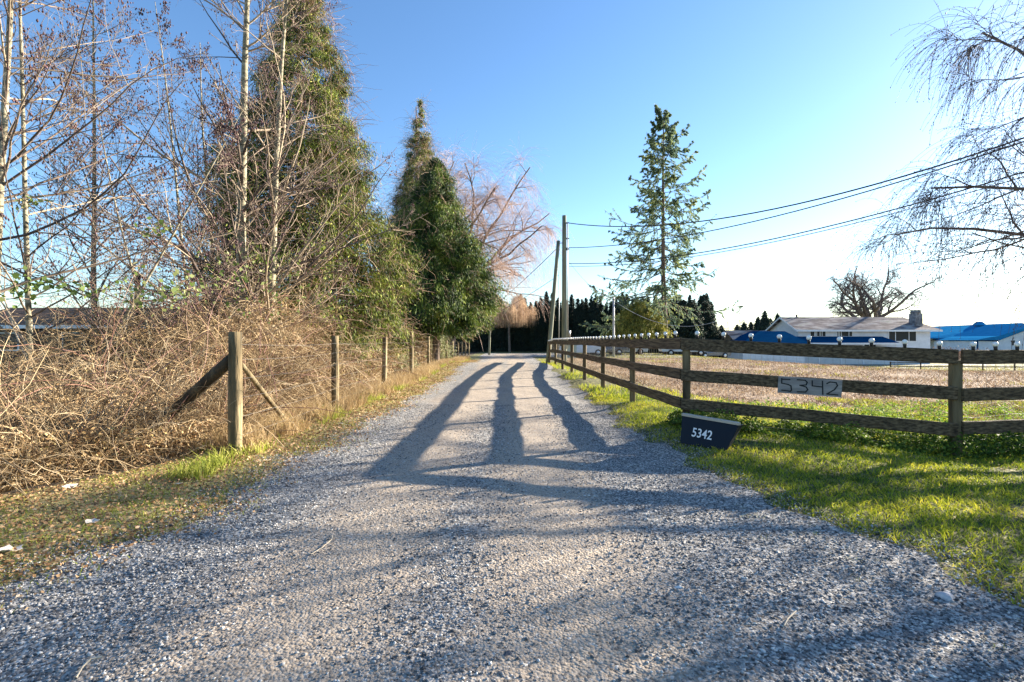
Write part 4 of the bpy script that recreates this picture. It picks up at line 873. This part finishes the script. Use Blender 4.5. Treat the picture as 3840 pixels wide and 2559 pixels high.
# porch roof across the front and the blue hip roof at its left end
PX0, PX1 = hx(2985), hx(3333); pe, pt_ = hz(1287), hz(1263)
hp(MB().verts([(PX0, HD-1.9, pe), (PX1, HD-1.9, pe), (PX1-.9, HD-.08, pt_), (PX0, HD-.08, pt_), (PX0, HD-1.9, pe-.08), (PX1, HD-1.9, pe-.08), (PX1-.9, HD-.08, pe-.08), (PX0, HD-.08, pe-.08)],
   [(0,1,2,3), (4,7,6,5), (0,4,5,1), (1,5,6,2), (2,6,7,3), (3,7,4,0)]), "porch_roof", M_BLUE)
hp(MB().box(PX0, PX1+.03, HD-1.98, HD-1.91, pe-.2, pe+.02), "porch_fascia", M_TRIM)
for u in (3040, 3120, 3200, 3318): hp(MB().beam((hx(u), HD-1.8, zb-.1), (hx(u), HD-1.8, pe-.1), .12, .12, up=(0, 1, 0)), "porch_post", M_TRIM)
# garage wing: walls, doors, blue hip roof
G0, G1 = hx(2790), hx(3015); gy0, gy1 = HD-5.0, HD-.05; gt = hz(1290); gr = hz(1243)
def gx(u): return (u-1920)/F*gy0
G0, G1 = gx(2785), gx(3018); gt = 1.5 + (1280-1291)/F*gy0; gr = 1.5 + (1280-1243)/F*(gy0+2.5); gb = 1.5 + (1280-1351)/F*gy0 - .35
hp(MB().box(G0, G1, gy0, gy1, gb-.3, gt), "garage_wall", M_SIDING)
gd = MB()
dA, dB = gx(2808), gx(2995); zt = gb + 2.15
for j in range(4):
    for i in range(8):
        a_ = dA+(dB-dA)*i/8+.03; b_ = dA+(dB-dA)*(i+1)/8-.03; gd.box(a_, b_, gy0-.05, gy0-.004, gb+.02+j*.53, gb+.5+j*.53)
hp(gd, "garage_door", flat("garage_door_white", (.74, .76, .8), .5))
o_ = .5; cxr = (gx(2885), gx(2985))
hp(MB().verts([(G0-o_, gy0-o_, gt), (G1+o_, gy0-o_, gt), (G1+o_, gy1, gt), (G0-o_, gy1, gt), (cxr[0], gy0+2.5, gr), (cxr[1], gy0+2.5, gr), (cxr[1]+.2, gy1, gr), (cxr[0], gy1, gr),
   (G0-o_, gy0-o_, gt-.12), (G1+o_, gy0-o_, gt-.12), (G1+o_, gy1, gt-.12), (G0-o_, gy1, gt-.12)],
   [(0,1,5,4), (1,2,6,5), (4,5,6,7), (0,4,7,3), (8,11,10,9), (0,8,9,1), (1,9,10,2), (3,2,6,7), (3,11,8,0), (2,10,11,3)]), "garage_roof", M_BLUE)
hp(MB().box(G0-o_-.02, G1+o_+.02, gy0-o_-.05, gy0-o_-.005, gt-.16, gt+.02), "garage_fascia", M_TRIM)
# far left low wing with shingled gable
L0, L1 = hx(2735), hx(2850); ly = HD-1; lz = hz(1278); lr = hz(1242)
hp(MB().xprism([(ly, zb-.3), (ly, lz), (ly+2.6, lr-.1), (ly+5.2, lz), (ly+5.2, zb-.3)], L0+.4, L1+1.5), "wing_wall", mat("tan_wall", [(.3, (.25, .2, .15)), (.7, (.36, .3, .24))], 2, .8))
hp(MB().xprism([(ly-.4, lz-.14), (ly-.4, lz+.0), (ly+2.6, lr+.1), (ly+5.6, lz), (ly+5.6, lz-.14), (ly+2.6, lr-.05)], L0, L1+1.5), "wing_roof", M_ROOF)

# blue roofed barn
M_BB = mat("bright_blue_metal_roof", [(.3, (.015, .16, .34)), (.7, (.025, .2, .42))], 1.5, .95, 0, spec=.0); M_BW = mat("white_barn_metal", [(.3, (.55, .58, .62)), (.7, (.68, .7, .74))], 1.5, .6)
BD = 112.0
def bxx(u): return (u-1920)/F*BD
def bz(v): return 1.5 + (1280-v)/F*BD
bn = thing("blue_roofed_barn", "long white barn with bright blue metal roof beyond the house at the right edge", "barn", (bxx(3700), BD, bz(1330)))
def bp_(mb, name, m): o = mb.obj(name, m); reparent(o, bn); return o
xa, xb = bxx(3575), bxx(3960)
bp_(MB().box(xa+.5, xb, BD+2, BD+16, bz(1335), bz(1270)), "wall", M_BW)
bp_(MB().verts([(xa-5.5, BD+.5, bz(1268)), (xb+1, BD+.5, bz(1268)), (xb+1, BD+8.5, bz(1206)), (xa+2, BD+8.5, bz(1221)), (xb+1, BD+17, bz(1268)), (xa-5.5, BD+17, bz(1268)),
  (xa-5.5, BD+.5, bz(1271)), (xb+1, BD+.5, bz(1271)), (xb+1, BD+17, bz(1271)), (xa-5.5, BD+17, bz(1271))],
  [(0,1,2,3), (3,2,4,5), (0,3,5), (6,9,8,7), (0,6,7,1), (5,4,8,9), (0,5,9,6), (1,7,8,4,2)]), "roof", M_BB)
fy = BD-9
def fxx(u): return (u-1920)/F*fy
def fzz(v): return 1.5 + (1280-v)/F*fy
bp_(MB().prism([(fxx(3662), fzz(1338)), (fxx(4010), fzz(1338)), (fxx(4010), fzz(1282)), (fxx(3885), fzz(1226)), (fxx(3735), fzz(1282)), (fxx(3662), fzz(1280))], fy, BD+1.5), "front_wall", M_BW)
bp_(MB().prism([(fxx(3650), fzz(1277)), (fxx(3740), fzz(1277)), (fxx(3885), fzz(1219)), (fxx(4015), fzz(1282)), (fxx(4015), fzz(1279)), (fxx(3885), fzz(1214)), (fxx(3735), fzz(1262)), (fxx(3700), fzz(1266))], fy-.5, BD+2), "front_roof", M_BB)
bp_(MB().box(fxx(3792), fxx(3804), fy-.06, fy-.003, fzz(1296), fzz(1278)), "window", M_PANE)
for u in (3664, 3737): bp_(MB().box(fxx(u)-.12, fxx(u)+.12, fy-.1, fy-.004, fzz(1338), fzz(1280)), "corner_trim", M_BLUE)
bp_(MB().pole((bxx(3790), BD+7.6, bz(1213)-.3), (bxx(3790), BD+7.6, bz(1211)+.2), 1.4, .9, 14, 1, dome=True), "roof_vent", M_BB)
# low paddock fence in front of the barn
pf = thing("paddock_fence", "low dark rail fence crossing the lawn far behind the stubble field", "fence", (*at(3400, 1280, 47)[:2], -1))
pts_ = [(34 + k*2.4, 46 - .4*k) for k in range(11)]
for i, (a_, b_) in enumerate(pts_):
    reparent(MB().beam((a_, b_, g1(a_, b_)-.1), (a_, b_, g1(a_, b_)+.8), .08, .08, up=(0, 1, 0)).obj("post", M_DARKW), pf)
    if i < len(pts_)-1:
        c_, d_ = pts_[i+1]
        for h in (.35, .7): reparent(MB().beam((a_, b_-.07, g1(a_, b_)+h), (c_, d_-.07, g1(c_, d_)+h), .04, .08).obj("rail", M_DARKW), pf)
# brush heap between the house and the barn
n = 9000; Cn = R.normal(size=(n, 3))*[3.2, 1.2, .55] + np.array([(3530-1920)/F*80, 80, -.9]); Cn[:, 2] = np.maximum(Cn[:, 2], -1.6)
U = rdir(n)*.12; Vv = norm(np.cross(U, rdir(n)))*.05
tag(link("brush_heap", npmesh("brush_heap", *quads(Cn, U, Vv)), M_DTWIG), "low brown brush heap between the white house and the barn", "brush", kind="stuff")

# ---------------------------------------------------------------- brown house on the left
lh = thing("brown_house", "low brown house with long shingle roof seen through the brambles", "house", (-25.5, 31, 0))
M_BR = mat("brown_shingles", [(.3, (.10, .055, .03)), (.7, (.22, .125, .075))], 2, .9, .4, 20); M_DW = mat("dark_brown_wall", [(.3, (.05, .03, .025)), (.7, (.12, .075, .055))], 2, .9)
def lp_(mb, name, m): o = mb.obj(name, m); reparent(o, lh); return o
lp_(MB().xprism([(31, -.3), (31, 2.45), (35, 3.6), (39, 2.45), (39, -.3)], -33.5, -17.6), "wall", M_DW)
lp_(MB().xprism([(30.3, 2.28), (30.3, 2.42), (35, 3.78), (39.7, 2.42), (39.7, 2.28), (35, 3.62)], -34.3, -16.9), "roof", M_BR)
lp_(MB().box(-34.4, -16.8, 30.22, 30.29, 2.24, 2.44), "fascia", M_TRIM)
for a_ in (-30.5, -26.5, -22.2):
    w_o = lp_(MB().box(a_-.7, a_+.7, 30.93, 30.995, .9, .98).box(a_-.7, a_+.7, 30.93, 30.995, 1.95, 2.03).box(a_-.7, a_-.62, 30.93, 30.995, .982, 1.948).box(a_+.62, a_+.7, 30.93, 30.995, .982, 1.948), "window", M_TRIM)
    g = MB().box(a_-.618, a_+.618, 30.96, 30.992, .983, 1.947).obj("pane", M_PANE); g.parent = w_o
for a_ in (-24.3, -20): lp_(MB().beam((a_, 30.4, -.2), (a_, 30.4, 2.3), .12, .12, up=(0, 1, 0)), "porch_post", M_TRIM)
lp_(MB().box(-20.9, -20.1, 34.6, 35.4, 3.2, 4.6), "chimney", M_BRICK)
sp2 = thing("stub_pole", "short dark pole stub rising above the brambles on the left", "pole", (-11.7, 16, g1(-11.7, 16)))
MB().pole((0, 0, 0), (0, 0, 3.9), .09, .075, 12, 5, .04).obj("pole_shaft", M_DARKW, sp2, True)

# ---------------------------------------------------------------- small things on the ground
def rock(label, x, y, r, m, seed, name="rock", sq=.6):
    rr = np.random.default_rng(seed); mb = sphere_mb(1, 0, 12, 8); V = np.array(mb.v); f = 1 + .16*np.sin(V[:, 0:1]*3+seed) + .14*np.cos(V[:, 1:2]*4+seed*2) + rr.normal(size=(len(V), 1))*.0
    mb.v = [tuple(v) for v in (V*f*[r, r*.75, r*sq])]; o = mb.obj(name, m); o.location = (x, y, g1(x, y)+r*sq*.45); o.rotation_euler = (0, 0, seed); tag(o, label, "rock"); return o
M_ROCK = mat("pale_rock", [(.3, (.3, .31, .34)), (.7, (.52, .53, .55))], 20, .9, .5, 60)
rock("pale grey rock at the right gravel edge near the grass", 2.52, 2.98, .05, M_ROCK, 2)
rock("small white stone in the middle of the foreground gravel", 1.0, 3.08, .026, flat("white_stone", (.75, .74, .72), .8), 3)
rock("dark stone at the bottom centre of the driveway", -.02, 2.45, .026, flat("dark_stone", (.06, .07, .09), .8), 4)
M_PALELEAF = flat("pale_dead_leaf", (.62, .56, .48), .8)
def bigleaf(label, x, y, s, an):
    mb = MB(); n = 11; vs = [(0, 0, .01)]
    for i in range(n): t = i/n*2*math.pi; r = s*(.55+.45*abs(math.sin(2.5*t))); vs.append((r*math.cos(t), r*math.sin(t)*.8, .012+.25*r*abs(math.sin(t*1.5))))
    top = len(vs); vs += [(a_, b_, c_-.002) for a_, b_, c_ in vs]
    fs = [(0, i+1, (i+1) % n+1) for i in range(n)] + [(top, top+(i+1) % n+1, top+i+1) for i in range(n)] + [(i+1, top+i+1, top+(i+1) % n+1, (i+1) % n+1) for i in range(n)]
    o = mb.verts(vs, fs).obj("dead_leaf", M_PALELEAF); o.location = (x, y, g1(x, y)+.02); o.rotation_euler = (.15, .1, an); tag(o, label, "leaf", "large pale dead leaves on the left verge"); return o
for (u, v, lab, s, an) in ((345, 1975, "large pale dead leaf lying lowest right on the left verge", .055, 0), (265, 1835, "large pale dead leaf by the thicket edge on the left verge", .085, 1), (40, 2085, "large pale dead leaf at the left photo edge on the verge", .09, 2), (670, 1825, "smaller pale dead leaf on the verge farthest toward the fence", .05, 3)):
    D = 1.5*F/(v-1280); bigleaf(lab, (u-1920)/F*D, D, s, an)
def twig(label, pts, r):
    P = []
    for u, v in pts: D = 1.48*F/(v-1280); x_ = (u-1920)/F*D; P.append((x_, D, g1(x_, D)+.03))
    o = link("twig", npmesh("twig", *tubes(np.array([P]), np.full((1, len(P)), r), 6), True), M_STRAW); tag(o, label, "twig", "twigs lying on the gravel")
M_STRAW = flat("bleached_straw", (.62, .52, .38), .8)
twig("pale dry stalk on the gravel at the bottom left corner", [(285, 2555), (310, 2510), (340, 2480), (385, 2472)], .005)
twig("thin pale stalk on the gravel beside the left verge", [(1165, 2085), (1210, 2060), (1245, 2030), (1248, 2012)], .003)
twig("short pale twig on the lower right gravel", [(2940, 2362), (2955, 2335), (2985, 2308)], .004)
print("objects", len(bpy.data.objects))
